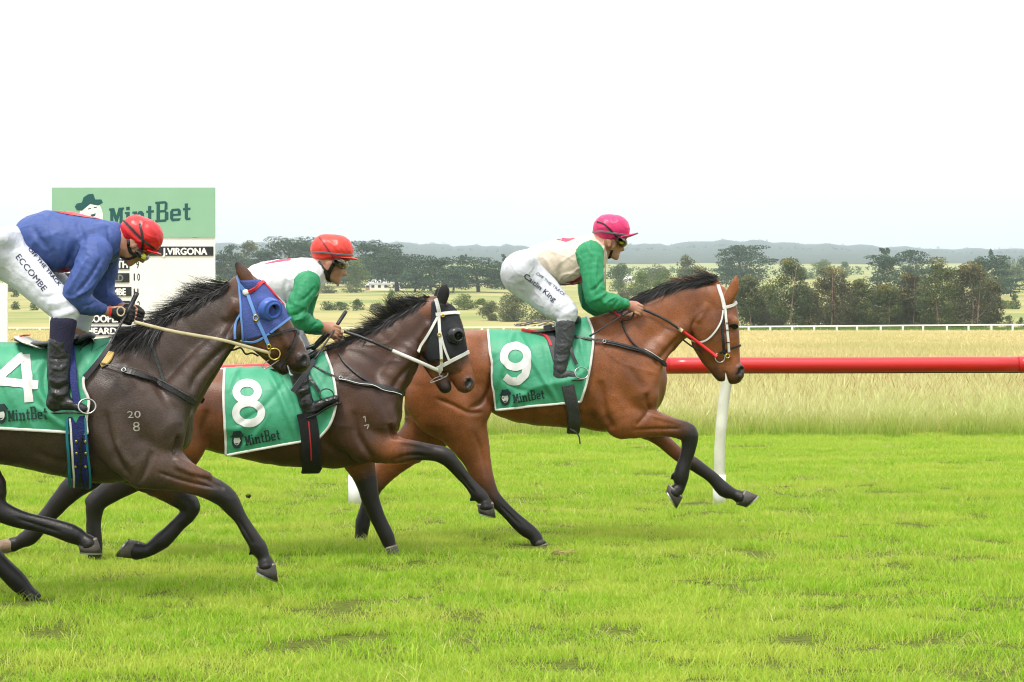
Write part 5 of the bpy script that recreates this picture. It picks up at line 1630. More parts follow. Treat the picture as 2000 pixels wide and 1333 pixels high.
def number(c2, root, strokes):
    mb = MB()
    for px, wd in strokes: stroke(c2, px, wd, .007, mb=mb)
    mb.build('number', M_NUM, root)

cloth9, K9 = saddlecloth(C9, [(953,646),(957,690),(964,745),(970,799)], [(1143,612),(1158,652),(1155,699),(1146,745),(1134,784)], 'green saddlecloth with a white number 9 on the bright bay horse', 3, [([(1007,642),(985,700),(966,762)], 5, .014), ([(1009,642),(1040,705),(1092,788)], 5, .016), ([(1062,672),(1074,730),(1086,785)], 6, -.012), ([(975,735),(1010,760),(1060,770)], 5, -.008), ([(1125,640),(1140,690),(1146,740)], 5, .010)])
number(K9, cloth9, [(ell(1007,697,22.5,20.5,0,368,42), 15), ([(1029.5,694),(1031,712),(1026,732),(1012,745),(998,745),(986,736)], 15)])
cling_text(K9, 'MintBet', (1004,787.5), (1064,778), 12, 'lettering', M_INK, cloth9, off=.008, slab=True)
emblem(K9, 987, 776, 20, cloth9, .007)
cloth8, K8 = saddlecloth(C8, [(439,721),(437,770),(440,830),(445,886)], [(636,690),(650,730),(657,785),(646,828),(622,856)], 'green saddlecloth with a white number 8 on the middle brown horse', 5, [([(520,716),(550,780),(584,866)], 6, .016), ([(470,716),(456,735),(442,770)], 5, .012), ([(575,720),(520,790),(450,840)], 5, -.010), ([(545,722),(578,790),(586,860)], 5, -.012), ([(530,800),(500,850),(470,878)], 5, .009), ([(600,715),(625,760),(640,810)], 5, .011)])
number(K8, cloth8, [(ell(483,766,21,17,0,368,38), 15), (ell(486,807,25,20,0,368,42), 15)])
cling_text(K8, 'MintBet', (480,870), (548,858), 13.5, 'lettering', M_INK, cloth8, off=.008, slab=True)
emblem(K8, 463, 858, 22, cloth8, .007)
cloth4, K4 = saddlecloth(C4, [(-70,663),(-76,720),(-72,790),(-62,832)], [(220,664),(194,708),(167,738),(166,758),(176,784),(171,822),(174,846)], 'green saddlecloth with a white number 4 on the dark horse at the left edge', 8, [([(24,670),(58,738),(112,824)], 7, .016), ([(96,690),(86,760),(122,834)], 7, -.014), ([(60,790),(100,815),(134,840)], 6, .012), ([(-30,700),(0,730),(30,800)], 7, .012), ([(206,680),(178,722),(160,750)], 6, .012)])
number(K4, cloth4, [([(50,694),(57,786)], 18), ([(46,696),(-12,746)], 17), ([(-16,744),(74,753)], 16)])
cling_text(K4, 'MintBet', (16,823), (94,818), 15, 'lettering', M_INK, cloth4, off=.008, slab=True)
emblem(K4, 2, 808, 24, cloth4, .007)

def seat(name, rows, Y0, mt, parent, k=.02):
    a = st_px(rows, Y0)
    R = np.maximum(a[:, 2], a[:, 3]).max() + .05
    f = Field((a[:, 0].min() - .12, Y0 - R - .02, a[:, 1].min() - .1), (a[:, 0].max() + .12, Y0 + R + .02, a[:, 1].max() + .1), .008)
    f.chain(a, k, 4)
    V, F, A = f.mesh(); V = smooth_mesh(V, F, 1)
    return mesh_obj(name, V, F, mt, parent)

def free_strap(name, pts, width, mt, parent, thick=.003, nr=(0, -1, 0)):
    p = catmull([P(x, y, Y) for x, y, Y in pts], 6)
    mb = MB(); strip(mb, p, np.tile(np.array(nr, float), (len(p), 1)), width, thick)
    return mb.build(name, mt, parent, False)

def twin(name, fn, mts, parent, Yc):
    """The same small piece on the near and on the far side."""
    for side in (0, 1):
        mb = MB(); fn(mb)
        if side: mb.v = [tuple(v) for v in mirror(mb.v, Yc)]; mb.f = [f[::-1] for f in mb.f]
        mb.build(name, mts, parent)

# --- saddles
def saddle(Yc, base, label):
    return thing('racing_saddle', P(base[0], base[1], Yc), label, 'saddle', 'racing saddles')
s9 = saddle(16.1, (1080, 645), 'small dark racing saddle with red pad and grey girth on the bright bay horse')
seat('seat', [(1036,650,3,10,0),(1062,648,4,12,0),(1098,640,5,13,0),(1128,624,7,8,0)], 16.1, M_SEAT, s9)
strap(C9, 'pad', [(1020,651),(1040,654),(1062,658),(1072,668),(1076,680)], .020, M_REDPAD, s9, .012, .020)
strap(C9, 'flap', [(1070,640),(1078,670),(1088,705)], .062, M_GREYS, s9, .006, .026)
strap(C9, 'girth', [(1108,752),(1113,772),(1118,795),(1121,830),(1119,845)], .088, M_GREYW, s9, .006, .036)
free_strap('girth_tail', [(1113,838,15.83),(1124,844,15.83),(1131,854,15.84),(1133,868,15.85)], .010, M_GREYW, s9)
twin('stirrup', lambda mb: mb.ring(P(1136,729,15.74), .047, .0045, (.15, -.9, .35), 22, 6, .9), M_STEEL, s9, 16.1)
strap(C9, 'stirrup_leather', [(1108,655),(1116,690),(1126,715)], .022, M_BLACK, s9, .003, .055)
s8 = saddle(15.1, (560, 700), 'small dark racing saddle with black girth on the middle brown horse')
seat('seat', [(528,722,3,10,0),(557,718,4,12,0),(592,704,5,13,0),(618,690,7,8,0)], 15.1, M_SEAT, s8)
seat('pommel', [(612,680,5,5,-.04),(628,664,6,4,-.04),(640,652,5,3,-.04)], 15.1, M_BLACK, s8, .01)
seat('rolled_strap', [(592,684,3,8,-.05),(606,678,4,8,-.05),(616,674,3,8,-.05)], 15.1, M_STEEL, s8, .01)
strap(C8, 'girth', [(598,806),(603,830),(607,862),(608,905),(606,916)], .122, M_BLKW, s8, .006, .036)
strap(C8, 'girth_elastic', [(603,822),(606,850),(608,890)], .008, M_REDPAD, s8, .002, .046, both=False)
twin('stirrup', lambda mb: mb.ring(P(638,772,14.74), .046, .0045, (.3, -.9, .3), 22, 6, .9), M_BLACK, s8, 15.1)
strap(C8, 'stirrup_leather', [(590,715),(606,745),(628,768)], .020, M_BLACK, s8, .003, .055)
s4 = saddle(12.73, (100, 665), 'racing saddle with white cantle and blue girth on the horse at left edge')
seat('seat', [(34,664,3,12,0),(72,672,5,14,0),(118,670,6,14,0),(146,660,8,8,0)], 12.73, M_SEAT, s4)
seat('cantle_trim', [(40,659,4,16,0),(62,669,4.5,18,0),(92,679,4,19,0)], 12.73, M_WHITE, s4, .01)
seat('pommel', [(146,668,7,5,-.05),(162,662,9,6,-.05),(178,656,7,5,-.05)], 12.73, M_BLACK, s4, .01)
seat('rolled_flap', [(158,700,8,2.5,-.17),(166,684,11,2.5,-.16),(176,668,8,2.5,-.13)], 12.73, M_BLACK, s4, .02)
seat('strap_end', [(60,655,2,3,-.1),(40,657,2.5,3,-.1),(22,664,2,3,-.1)], 12.73, M_REDPAD, s4, .01)
strap(C4, 'pad_corner', [(196,712),(208,706),(214,690)], .055, M_YEL, s4, .005, .012)
g4 = strap(C4, 'girth', [(152,812),(155,840),(158,880),(162,925),(160,942)], .100, M_BLUEW, s4, .007, .034)
for dx, wd, mt in ((-14, .012, M_WHITE), (-22, .016, M_TEAL), (17, .012, M_TEAL)):
    strap(C4, 'edging', [(153+dx,816),(155+dx,836),(158+dx,880),(162+dx,925),(161+dx,940)], wd, mt, g4, .005, .040, both=False)
strap(C4, 'lacing', [(163,846),(160,870),(161,900),(162,938)], .012, M_BLACK, g4, .004, .046, both=False)
for y in (858, 878, 903):
    strap(C4, 'lacing', [(152,y),(162,y+1),(172,y)], .007, M_BLACK, g4, .003, .048, both=False, step=3)
    for x in (152, 171):
        mb = MB(); p, n = C4(x, y, .050); mb.ring(p, .004, .004, n, 10, 6); mb.build('stud', M_BRASS, g4)
strap(C4, 'stirrup_leather', [(139,672),(142,710),(148,760),(153,790)], .040, M_BLUEW, s4, .004, .055)
twin('stirrup', lambda mb: mb.ring(P(170,794,12.33), .046, .0055, (.2, -.9, .3), 22, 6, .9), M_STEEL, s4, 12.73)

# --- bridles and breastplates (worn: parts of the horse)
def bridle(parent):
    o = bpy.data.objects.new('bridle', None); COL.objects.link(o); o.parent = parent; o.empty_display_size = .1
    return o
def bit_ring(px, py, R, Y, parent, mt, Yc):
    twin('bit_ring', lambda mb: mb.ring(P(px, py, Y), R, .0045, (.1, -1, .1), 22, 6), mt, parent, Yc)
def rein(name, rows, wd, mt, parent, Yc, both=True):
    pts = catmull([P(x, y, Y) for x, y, Y in rows], 6)
    def mk(mb): strip(mb, pts, np.tile((0, -1.0, 0.1), (len(pts), 1)), wd, .003)
    if both: twin(name, mk, mt, parent, Yc)
    else:
        mb = MB(); mk(mb); mb.build(name, mt, parent)
def yof(cl, px, py, off): return cl(px, py, off)[0][1]

b9 = bridle(horse9)
strap(C9, 'headpiece', [(1402,558),(1405,568),(1411,584),(1415,603)], .027, M_WHITE, b9, .004, .006)
strap(C9, 'browband', [(1411,602),(1424,599),(1436,594),(1440,590)], .022, M_WHITE, b9, .005, .008)
strap(C9, 'cheek_strap', [(1413,604),(1411,640),(1413,668),(1414,692)], .020, M_BLACK, b9, .003, .005)
ck = strap(C9, 'cheek_strap', [(1416,604),(1419,632),(1421,662),(1423,688)], .018, M_WHITE, b9, .004, .008)
for y in (631, 645, 669): strap(C9, 'keeper', [(1417,y),(1420,y),(1423,y)], .006, M_BLACK, ck, .003, .013, both=False, step=1.5, sm=0)
strap(C9, 'throatlash', [(1412,606),(1409,627),(1396,649),(1380,665),(1364,669),(1350,664)], .012, M_WHITE, b9, .004, .006)
strap(C9, 'noseband', [(1405,690),(1425,682),(1443,676),(1448,675)], .016, M_BLACK, b9, .005, .007)
bit_ring(1406, 699, .034, yof(C9, 1406, 699, .012), b9, M_STEEL, 16.1)
bit_ring(1421, 696, .014, yof(C9, 1421, 696, .012), b9, M_BRASS, 16.1)
yb = yof(C9, 1400, 696, .02)
rein('rein', [(1400,697,yb),(1366,671,yof(C9,1366,671,.03)),(1333,647,yof(C9,1333,647,.03))], .022, M_RED, b9, 16.1)
rein('rein', [(1333,647,yof(C9,1333,647,.03)),(1326,642,15.97)], .026, M_TAN, b9, 16.1)
rein('rein', [(1326,642,15.97),(1300,625,15.97),(1280,615,15.98),(1258,606,15.98),(1240,604,15.98)], .018, M_BLACK, b9, 16.1)
rein('rein', [(1196,606,15.97),(1206,616,15.96),(1220,625,15.96),(1234,620,15.97),(1241,606,15.98)], .014, M_BLACK, b9, 16.1, False)
rein('rein', [(1193,604,15.96),(1202,612,15.955),(1216,622,15.95)], .016, M_RED, b9, 16.1, False)
rein('martingale_strap', [(1334,664,16.05),(1350,676,16.06),(1367,686,16.06),(1381,704,16.07)], .012, M_BLACK, b9, 16.1, False)
strap(C9, 'breastplate', [(1116,660),(1150,665),(1194,671),(1255,688),(1284,702),(1296,713)], .016, M_BLACK, horse9, .004, .024)
strap(C9, 'breastplate', [(1180,670),(1194,672),(1216,678),(1255,688),(1284,701),(1296,712)], .030, M_BLACK, horse9, .005, .018)
strap(C9, 'breastplate_piping', [(1258,685),(1276,692),(1292,704)], .004, M_WHITE, horse9, .002, .028, both=False)
strap(C9, 'neck_strap', [(1214,628),(1220,645),(1232,668),(1254,688)], .013, M_BLACK, horse9, .004, .010)
mb = MB(); p, n = C9(1180, 670, .028); mb.ring(p, .011, .004, n, 14, 6); mb.build('buckle', M_STEEL, horse9)

# hood and bridle of number eight
hd8, HV, HF, _ = patch(C8, 'hood', [(843,590),(841,630),(836,668),(831,694),(838,708)], [(892,598),(899,636),(907,668),(910,684),(896,694)], 22, 26, M_HOOD8, horse8, off=.006, thick=.003, sm=1)
H8c = Cling(HV, np.array([list(f) for f in HF]), 15.1)
def cup(cl, px, py, rpx, out, shift, mt, Yc, parent, inner=.55):
    c, n = cl(px, py, 0.0)
    n = n + np.array([shift, 0, 0]); n /= np.linalg.norm(n)
    t = np.cross(n, (0, 0, 1.0)); t /= np.linalg.norm(t); u = np.cross(t, n)
    s = Yc / FPX; R = rpx * s
    def mk(mb):
        m = 28; V = []; F = []
        prof = [(1.08, -.012), (1.06, .004), (.98, .012), (.94, .02), (.86, out*.7), (.72, out*.98), (inner, out*1.05), (inner*.92, out*.9), (inner*.9, out*.2), (inner*.8, 0)]
        for j, (k, e) in enumerate(prof):
            dx = shift * .45 * R * min(1, max(0, (e / out)))
            V += [c + np.array([dx, 0, 0]) + (t * math.cos(q) + u * math.sin(q)) * R * k + n * e for q in np.linspace(0, 2*math.pi, m, endpoint=False)]
        for j in range(len(prof) - 1):
            for k in range(m): F.append((j*m + k, j*m + (k+1) % m, (j+1)*m + (k+1) % m, (j+1)*m + k))
        mb.add(V, F)
    twin('blinker_cup', mk, mt, parent, Yc)
cup(C8, 889, 656, 16, .032, .5, M_CUP8, 15.1, hd8)
b8 = bridle(horse8)
strap(C8, 'headpiece', [(853,584),(855,596),(858,612)], .026, M_WHITE, b8, .004, .010)
strap(C8, 'browband', [(851,615),(870,613),(888,612),(897,612)], .024, M_WHITE, b8, .006, .012)
strap(C8, 'cheek_strap', [(857,612),(859,652),(862,690),(863,722)], .021, M_WHITE, b8, .005, .012)
strap(C8, 'cheek_strap', [(860,650),(866,674),(873,694),(879,708)], .016, M_WHITE, b8, .005, .012)
strap(C8, 'throatlash', [(855,620),(840,648),(826,670),(814,688)], .018, M_WHITE, b8, .005, .014)
strap(C8, 'noseband', [(850,722),(872,710),(894,698),(911,689),(915,688)], .024, M_WHITE, b8, .006, .010)
mb = MB(); p, n = C8(858, 655, .022); mb.ring(p, .010, .005, n, 16, 6); mb.build('buckle', M_BRASS, b8)
mb = MB(); p, n = C8(863, 703, .022); mb.ring(p, .008, .004, n, 16, 6); mb.build('buckle', M_BRASS, b8)
mb = MB(); p, n = C8(865, 618, .022); mb.ring(p, .008, .004, n, 16, 6); mb.build('buckle', M_BRASS, b8)
yb8 = yof(C8, 866, 728, .014)
bit_ring(866, 729, .029, yb8, b8, M_STEEL, 15.1)
rein('rein', [(862,727,yb8),(820,708,14.95),(780,691,14.93),(766,685,14.93)], .024, M_WHITE, b8, 15.1)
rein('rein', [(766,685,14.93),(730,669,14.93),(700,657,14.95),(672,648,14.97)], .020, M_BLACK, b8, 15.1)
rein('bit_prong', [(868,738,yb8),(850,745,yb8),(840,748,yb8),(848,740,yb8),(866,733,yb8)], .005, M_STEEL, b8, 15.1, False)
strap(C8, 'breastplate', [(611,717),(640,731),(665,741)], .010, M_BLACK, horse8, .003, .024)
strap(C8, 'breastplate', [(662,740),(690,747),(728,755),(760,761),(784,770)], .034, M_BLACK, horse8, .005, .018)
strap(C8, 'breastplate_piping', [(668,744),(700,751),(740,760),(778,771)], .004, M_WHITE, horse8, .002, .028, both=False)
strap(C8, 'neck_strap', [(662,692),(672,710),(700,735),(726,750)], .013, M_BLACK, horse8, .004, .010)
mb = MB(); p, n = C8(666, 741, .026); mb.ring(p, .011, .004, n, 14, 6); mb.build('buckle', M_STEEL, horse8)

# hood and bridle of number four
hd4, HV, HF, _ = patch(C4, 'hood', [(468,548),(470,590),(473,630),(475,654),(478,666)], [(519,548),(537,575),(556,606),(564,622),(526,652)], 24, 28, M_HOOD4, horse4, off=.006, thick=.003, sm=1)
for px in ([(467,548),(470,590),(473,630),(475,664)], [(564,622),(546,636),(528,650)], [(476,665),(498,668),(526,652)]):
    strap(C4, 'hood_trim', px, .012, M_HOOD4T, hd4, .004, .010)
strap(C4, 'hood_trim', [(519,552),(536,577),(552,598)], .010, M_REDPAD, hd4, .004, .010)
cup(C4, 526, 605, 21.5, .026, .55, M_CUP4, 12.73, hd4, .60)
b4 = bridle(horse4)
strap(C4, 'headpiece', [(466,543),(471,556),(481,572)], .024, M_HOOD4T, b4, .004, .012)
strap(C4, 'browband', [(484,571),(500,560),(517,549),(522,546)], .022, M_REDPAD, b4, .005, .012)
mb = MB(); p, n = C4(481, 572, .016)
V, F = [p + n * .006], []
t_ = np.cross(n, (0, 0, 1.0)); t_ /= np.linalg.norm(t_); u_ = np.cross(t_, n)
for j, (k, e) in enumerate(((.7, .005), (1, 0), (1, -.008))): V += [p + (t_*math.cos(q) + u_*math.sin(q)) * .018 * k + n * e for q in np.linspace(0, 2*math.pi, 18, endpoint=False)]
for k in range(18):
    F.append((0, 1+k, 1+(k+1) % 18))
    for j in (0, 1): F.append((1+j*18+k, 19+j*18+k, 19+j*18+(k+1) % 18, 1+j*18+(k+1) % 18))
mb.add(V, F); mb.build('rosette', M_WHITE, b4)
strap(C4, 'cheek_strap', [(485,578),(500,620),(513,648),(525,674)], .020, M_HOOD4T, b4, .005, .012)
mb = MB(); p, n = C4(500, 622, .020); mb.ring(p, .013, .004, n, 16, 6, 1.2); mb.build('buckle', M_BRASS, b4)
mb = MB(); p, n = C4(526, 677, .016); mb.ring(p, .010, .004, n, 16, 6, 1.2); mb.build('buckle', M_BRASS, b4)
strap(C4, 'throatlash', [(472,613),(464,628),(459,645),(458,662)], .015, M_HOOD4T, b4, .004, .008)
strap(C4, 'noseband', [(522,658),(546,650),(570,644),(582,646),(586,648)], .016, M_BLACK, b4, .005, .010)
strap(C4, 'noseband', [(580,648),(574,670),(561,696),(547,718)], .015, M_BLACK, b4, .005, .010)
yb4 = yof(C4, 536, 692, .014)
bit_ring(536, 692, .031, yb4, b4, M_BRASS, 12.73)
rein('rein', [(528,690,yb4),(480,677,12.6),(430,664,12.56),(340,648,12.53),(286,635,12.52),(262,629,12.52)], .019, M_TAN, b4, 12.73)
rein('bit_prong', [(546,703,yb4),(530,714,yb4),(516,721,yb4),(514,713,yb4),(526,703,yb4)], .005, M_STEEL, b4, 12.73, False)
rein('martingale_strap', [(436,684,12.7),(456,684,12.7),(470,680,12.7),(480,692,12.7),(492,690,12.7),(505,696,12.7)], .010, M_BLACK, b4, 12.73, False)
strap(C4, 'breastplate', [(198,713),(225,720),(250,729)], .008, M_BLACK, horse4, .003, .024)
strap(C4, 'breastplate', [(242,726),(273,737),(324,755),(350,768),(378,786)], .034, M_BLACK, horse4, .005, .018)
strap(C4, 'breastplate_piping', [(246,722),(285,735),(330,752),(368,772)], .004, M_GREYS, horse4, .002, .028, both=False)
strap(C4, 'neck_strap', [(289,660),(300,685),(312,720),(322,750)], .017, M_GREYW, horse4, .004, .010)
mb = MB(); p, n = C4(244, 727, .026); mb.ring(p, .011, .004, n, 14, 6); mb.build('buckle', M_STEEL, horse4)
# freeze brands
cling_text(C4, '20', (249,817), (275,816), 14, 'brand_mark', M_BRAND, horse4, bold=.0, off=.0015)
cling_text(C4, '8', (260,843), (274,842), 19, 'brand_mark', M_BRAND, horse4, bold=.0, off=.0015)
for px in ([(709,816),(713,813),(714,825)], [(711,832),(721,829),(717,838)]):
    mb = MB(); stroke(C8, px, 2.2, .0015, mb=mb); mb.build('brand_mark', M_BRAND, horse8)
# ---------------------------------------------------------------- riders
M_SKIN = mat('skin', (0.50, 0.27, 0.19), rough=0.5, spec=0.35, bump=0.05, bscale=60, var=0.15, vscale=14, col2=(0.40, 0.175, 0.12))
M_SKIN2 = mat('tanned_skin', (0.46, 0.24, 0.16), rough=0.5, spec=0.35, bump=0.05, bscale=60, col2=(0.38, 0.175, 0.12), vscale=14)
M_BREECH = mat('white_breeches', (0.58, 0.60, 0.65), rough=0.55, spec=0.35, bump=0.35, bscale=22, var=0.06)
M_BOOT = mat('black_boot_leather', (0.014, 0.014, 0.016), rough=0.32, spec=0.55, bump=0.45, bscale=30)
M_BOOTG = mat('grey_gaiter', (0.045, 0.048, 0.052), rough=0.5, spec=0.4, bump=0.4, bscale=40)
M_SOCK = mat('navy_knit', (0.018, 0.016, 0.045), rough=0.85, bump=0.4, bscale=150)
M_PINK = mat('magenta_cap_silk', (0.62, 0.018, 0.13), rough=0.35, spec=0.5, bump=0.2, bscale=18, var=0.2, vscale=10)
M_REDC = mat('red_cap_silk', (0.70, 0.040, 0.022), rough=0.38, spec=0.5, bump=0.2, bscale=18, var=0.15, vscale=10)
M_REDC4 = mat('bright_red_cap_silk', (0.66, 0.014, 0.018), rough=0.35, spec=0.5, bump=0.25, bscale=16, var=0.2, vscale=10)
M_GOG = mat('goggle_rubber', (0.010, 0.010, 0.010), rough=0.3, spec=0.5)
M_LENS = mat('amber_lens', (0.16, 0.13, 0.05), rough=0.08, spec=0.8, coat=0.6)
M_YELD = mat('yellow_disc', (0.62, 0.58, 0.03), rough=0.4)
M_GREYB = mat('grey_reflective_band', (0.16, 0.17, 0.20), rough=0.5)
M_HARN = mat('brown_harness', (0.24, 0.12, 0.05), rough=0.6)
M_GLOVE = mat('black_glove', (0.012, 0.012, 0.013), rough=0.7, bump=0.4, bscale=60)
M_WHIP = mat('whip_leather', (0.020, 0.020, 0.024), rough=0.35, spec=0.5)
M_MAROON = mat('maroon_silk', (0.25, 0.012, 0.03), rough=0.45)
M_CERISE = mat('cerise_silk', (0.60, 0.03, 0.10), rough=0.45)
M_NAVYP = mat('navy_print', (0.015, 0.015, 0.06), rough=0.6)
def silk(name, a, b):
    m = attr_mat(name, [(0.0, a), (0.5, b)], rough=0.55, spec=0.3, bump=0.30, bscale=24, var=0.10, vscale=6, sharp=True)
    return m
M_SILK9 = silk('cream_and_green_silk', (0.62, 0.53, 0.43), (0.026, 0.25, 0.105))
M_SILK8 = silk('white_and_green_silk', (0.66, 0.65, 0.67), (0.022, 0.23, 0.098))
M_SILK4 = silk('blue_silk', (0.050, 0.088, 0.27), (0.048, 0.085, 0.27))

def head_rows(cx, cy, tilt, s, Y0):
    """Stations of a head in profile (metres, facing +u), turned down by tilt degrees."""
    a = math.radians(tilt); fx, fy = math.cos(a), math.sin(a)
    def q(u, v, r, w, dy=0.0, b=0.0):
        return (cx + s * (u * fx - v * -fy * 1.0 if False else u * fx + v * fy), cy + s * (u * fy - v * fx), r * s, w / r, dy, b)
    add = [
        ([q(-.030, .030, .092, .076), q(.005, .030, .088, .074)], .03, False),
        ([q(.035, .010, .055, .060), q(.045, -.030, .048, .056)], .03, False),
        ([q(.005, -.060, .040, .052), q(.040, -.085, .026, .040), q(.060, -.098, .018, .024)], .025, False),
        ([q(.050, -.055, .034, .038), q(.064, -.075, .022, .030)], .02, False),
        ([q(.082, .012, .013, .014), q(.092, -.012, .010, .010), q(.104, -.036, .011, .013)], .012, False),
        ([q(.096, -.042, .007, .017)], .008, False),
        ([q(.074, .024, .016, .050), q(.078, .020, .012, .045)], .015, False),
        ([q(.080, -.066, .0075, .020), q(.082, -.068, .0065, .016)], .006, False),
        ([q(.078, -.080, .008, .018)], .006, False),
        ([q(.070, -.100, .014, .018)], .012, False),
        ([q(.045, -.028, .026, .018, -.040)], .02, True),
        ([q(-.006, -.018, .026, .008, -.075), q(-.010, -.006, .028, .008, -.077)], .008, True),
    ]
    cut_ = [([q(.084, .000, .012, .012, -.033)], .010, True), ([q(-.002, -.010, .010, .006, -.086)], .006, True), ([q(.090, -.0735, .0022, .022), q(.070, -.0735, .0018, .022)], .003, False)]
    return add, cut_, q

def hand_rows(w, k, s, up, dyw, side, spread=1.0, rt=1.0):
    """Palm, four curled fingers and a thumb between wrist pixel w and knuckle pixel k; up is the thumb side."""
    w = np.array(w, float); k = np.array(k, float); e = (k - w) / np.linalg.norm(k - w); u = np.array(up, float); u /= np.linalg.norm(u)
    R = []
    R.append(([(*w, .024*s*rt, .95, dyw), (*(w + (k - w) * .45), .034*s*rt, .62, dyw), (*k, .036*s*rt, .50, dyw)], .02))
    for i in range(4):
        o = u * (.030 - .020 * i) * s * spread
        L = (.92, 1.0, .95, .8)[i]
        b = k + o; sd = side
        R.append(([(*b, .0105*s*rt, 1, dyw - sd*.008), (*(b + e*.030*s*L), .0098*s*rt, 1, dyw - sd*.006), (*(b + e*.040*s*L - u*.006*s), .0092*s*rt, 1, dyw + sd*.012), (*(b + e*.026*s*L - u*.008*s), .0085*s*rt, 1, dyw + sd*.028), (*(b + e*.008*s - u*.008*s), .008*s*rt, 1, dyw + sd*.030)], .005))
    t0 = w + (k - w) * .40 + u * .022 * s
    R.append(([(*t0, .013*s*rt, 1, dyw), (*(t0 + e*.030*s + u*.012*s), .0115*s*rt, 1, dyw + sd*.004), (*(t0 + e*.058*s + u*.010*s), .0105*s*rt, 1, dyw + sd*.010), (*(t0 + e*.078*s + u*.000*s), .009*s*rt, 1, dyw + sd*.016)], .006))
    return R

def field_of(all_rows, Y0, h, padY=.42):
    A = np.vstack([st_px(r, Y0) for r in all_rows])
    lo = (A[:, 0] - A[:, 2]).min() - .05, Y0 - padY, (A[:, 1] - A[:, 2]).min() - .05
    hi = (A[:, 0] + A[:, 2]).max() + .05, Y0 + padY, (A[:, 1] + A[:, 2]).max() + .05
    return Field(lo, hi, h)

def put(f, rows, Y0, k, both_=False, op='add', sub=3):
    a = st_px(rows, Y0); f.chain(a, k, sub, op)
    if both_:
        b = a.copy(); b[:, 4] = 2 * Y0 - b[:, 4]; f.chain(b, k, sub, op)

def sewn(name, chains, cuts, Y0, h, mt, parent, strokes=(), wr=.0, seed=1, padY=.42, wf=22, sm=2):
    f = field_of([c[0] for c in chains], Y0, h, padY)
    for c in chains: put(f, c[0], Y0, c[1], len(c) > 2 and c[2])
    for c in cuts: put(f, c[0], Y0, c[1], len(c) > 2 and c[2], 'sub')
    V, F, A = f.mesh(); V = smooth_mesh(V, F, sm)
    N = vnormals(V, F)
    V = sculpt(V, N, strokes, Y0 + .1)
    if wr:
        N = vnormals(V, F)
        r = np.clip(1 - np.abs(wob(V, wf, seed)) * 3.6, 0, 1) ** 1.6 + .6 * np.clip(1 - np.abs(wob(V * np.array([1, 1, .6]), wf * 1.7, seed + 2)) * 3.2, 0, 1) ** 1.6
        V = V + N * ((r - .4) * wr)[:, None]
    o = mesh_obj(name, V, F, mt, parent, True, attr={'tone': A})
    return o, Cling(V, F, Y0)

def half_space(p, ang, size, Y0):
    """A huge rounded block whose edge passes through pixel p; ang is the outward direction in degrees (picture, y down)."""
    a = math.radians(ang); R = size
    return [(p[0] + R * math.cos(a), p[1] + R * math.sin(a), R, 1.0, 0.0)]

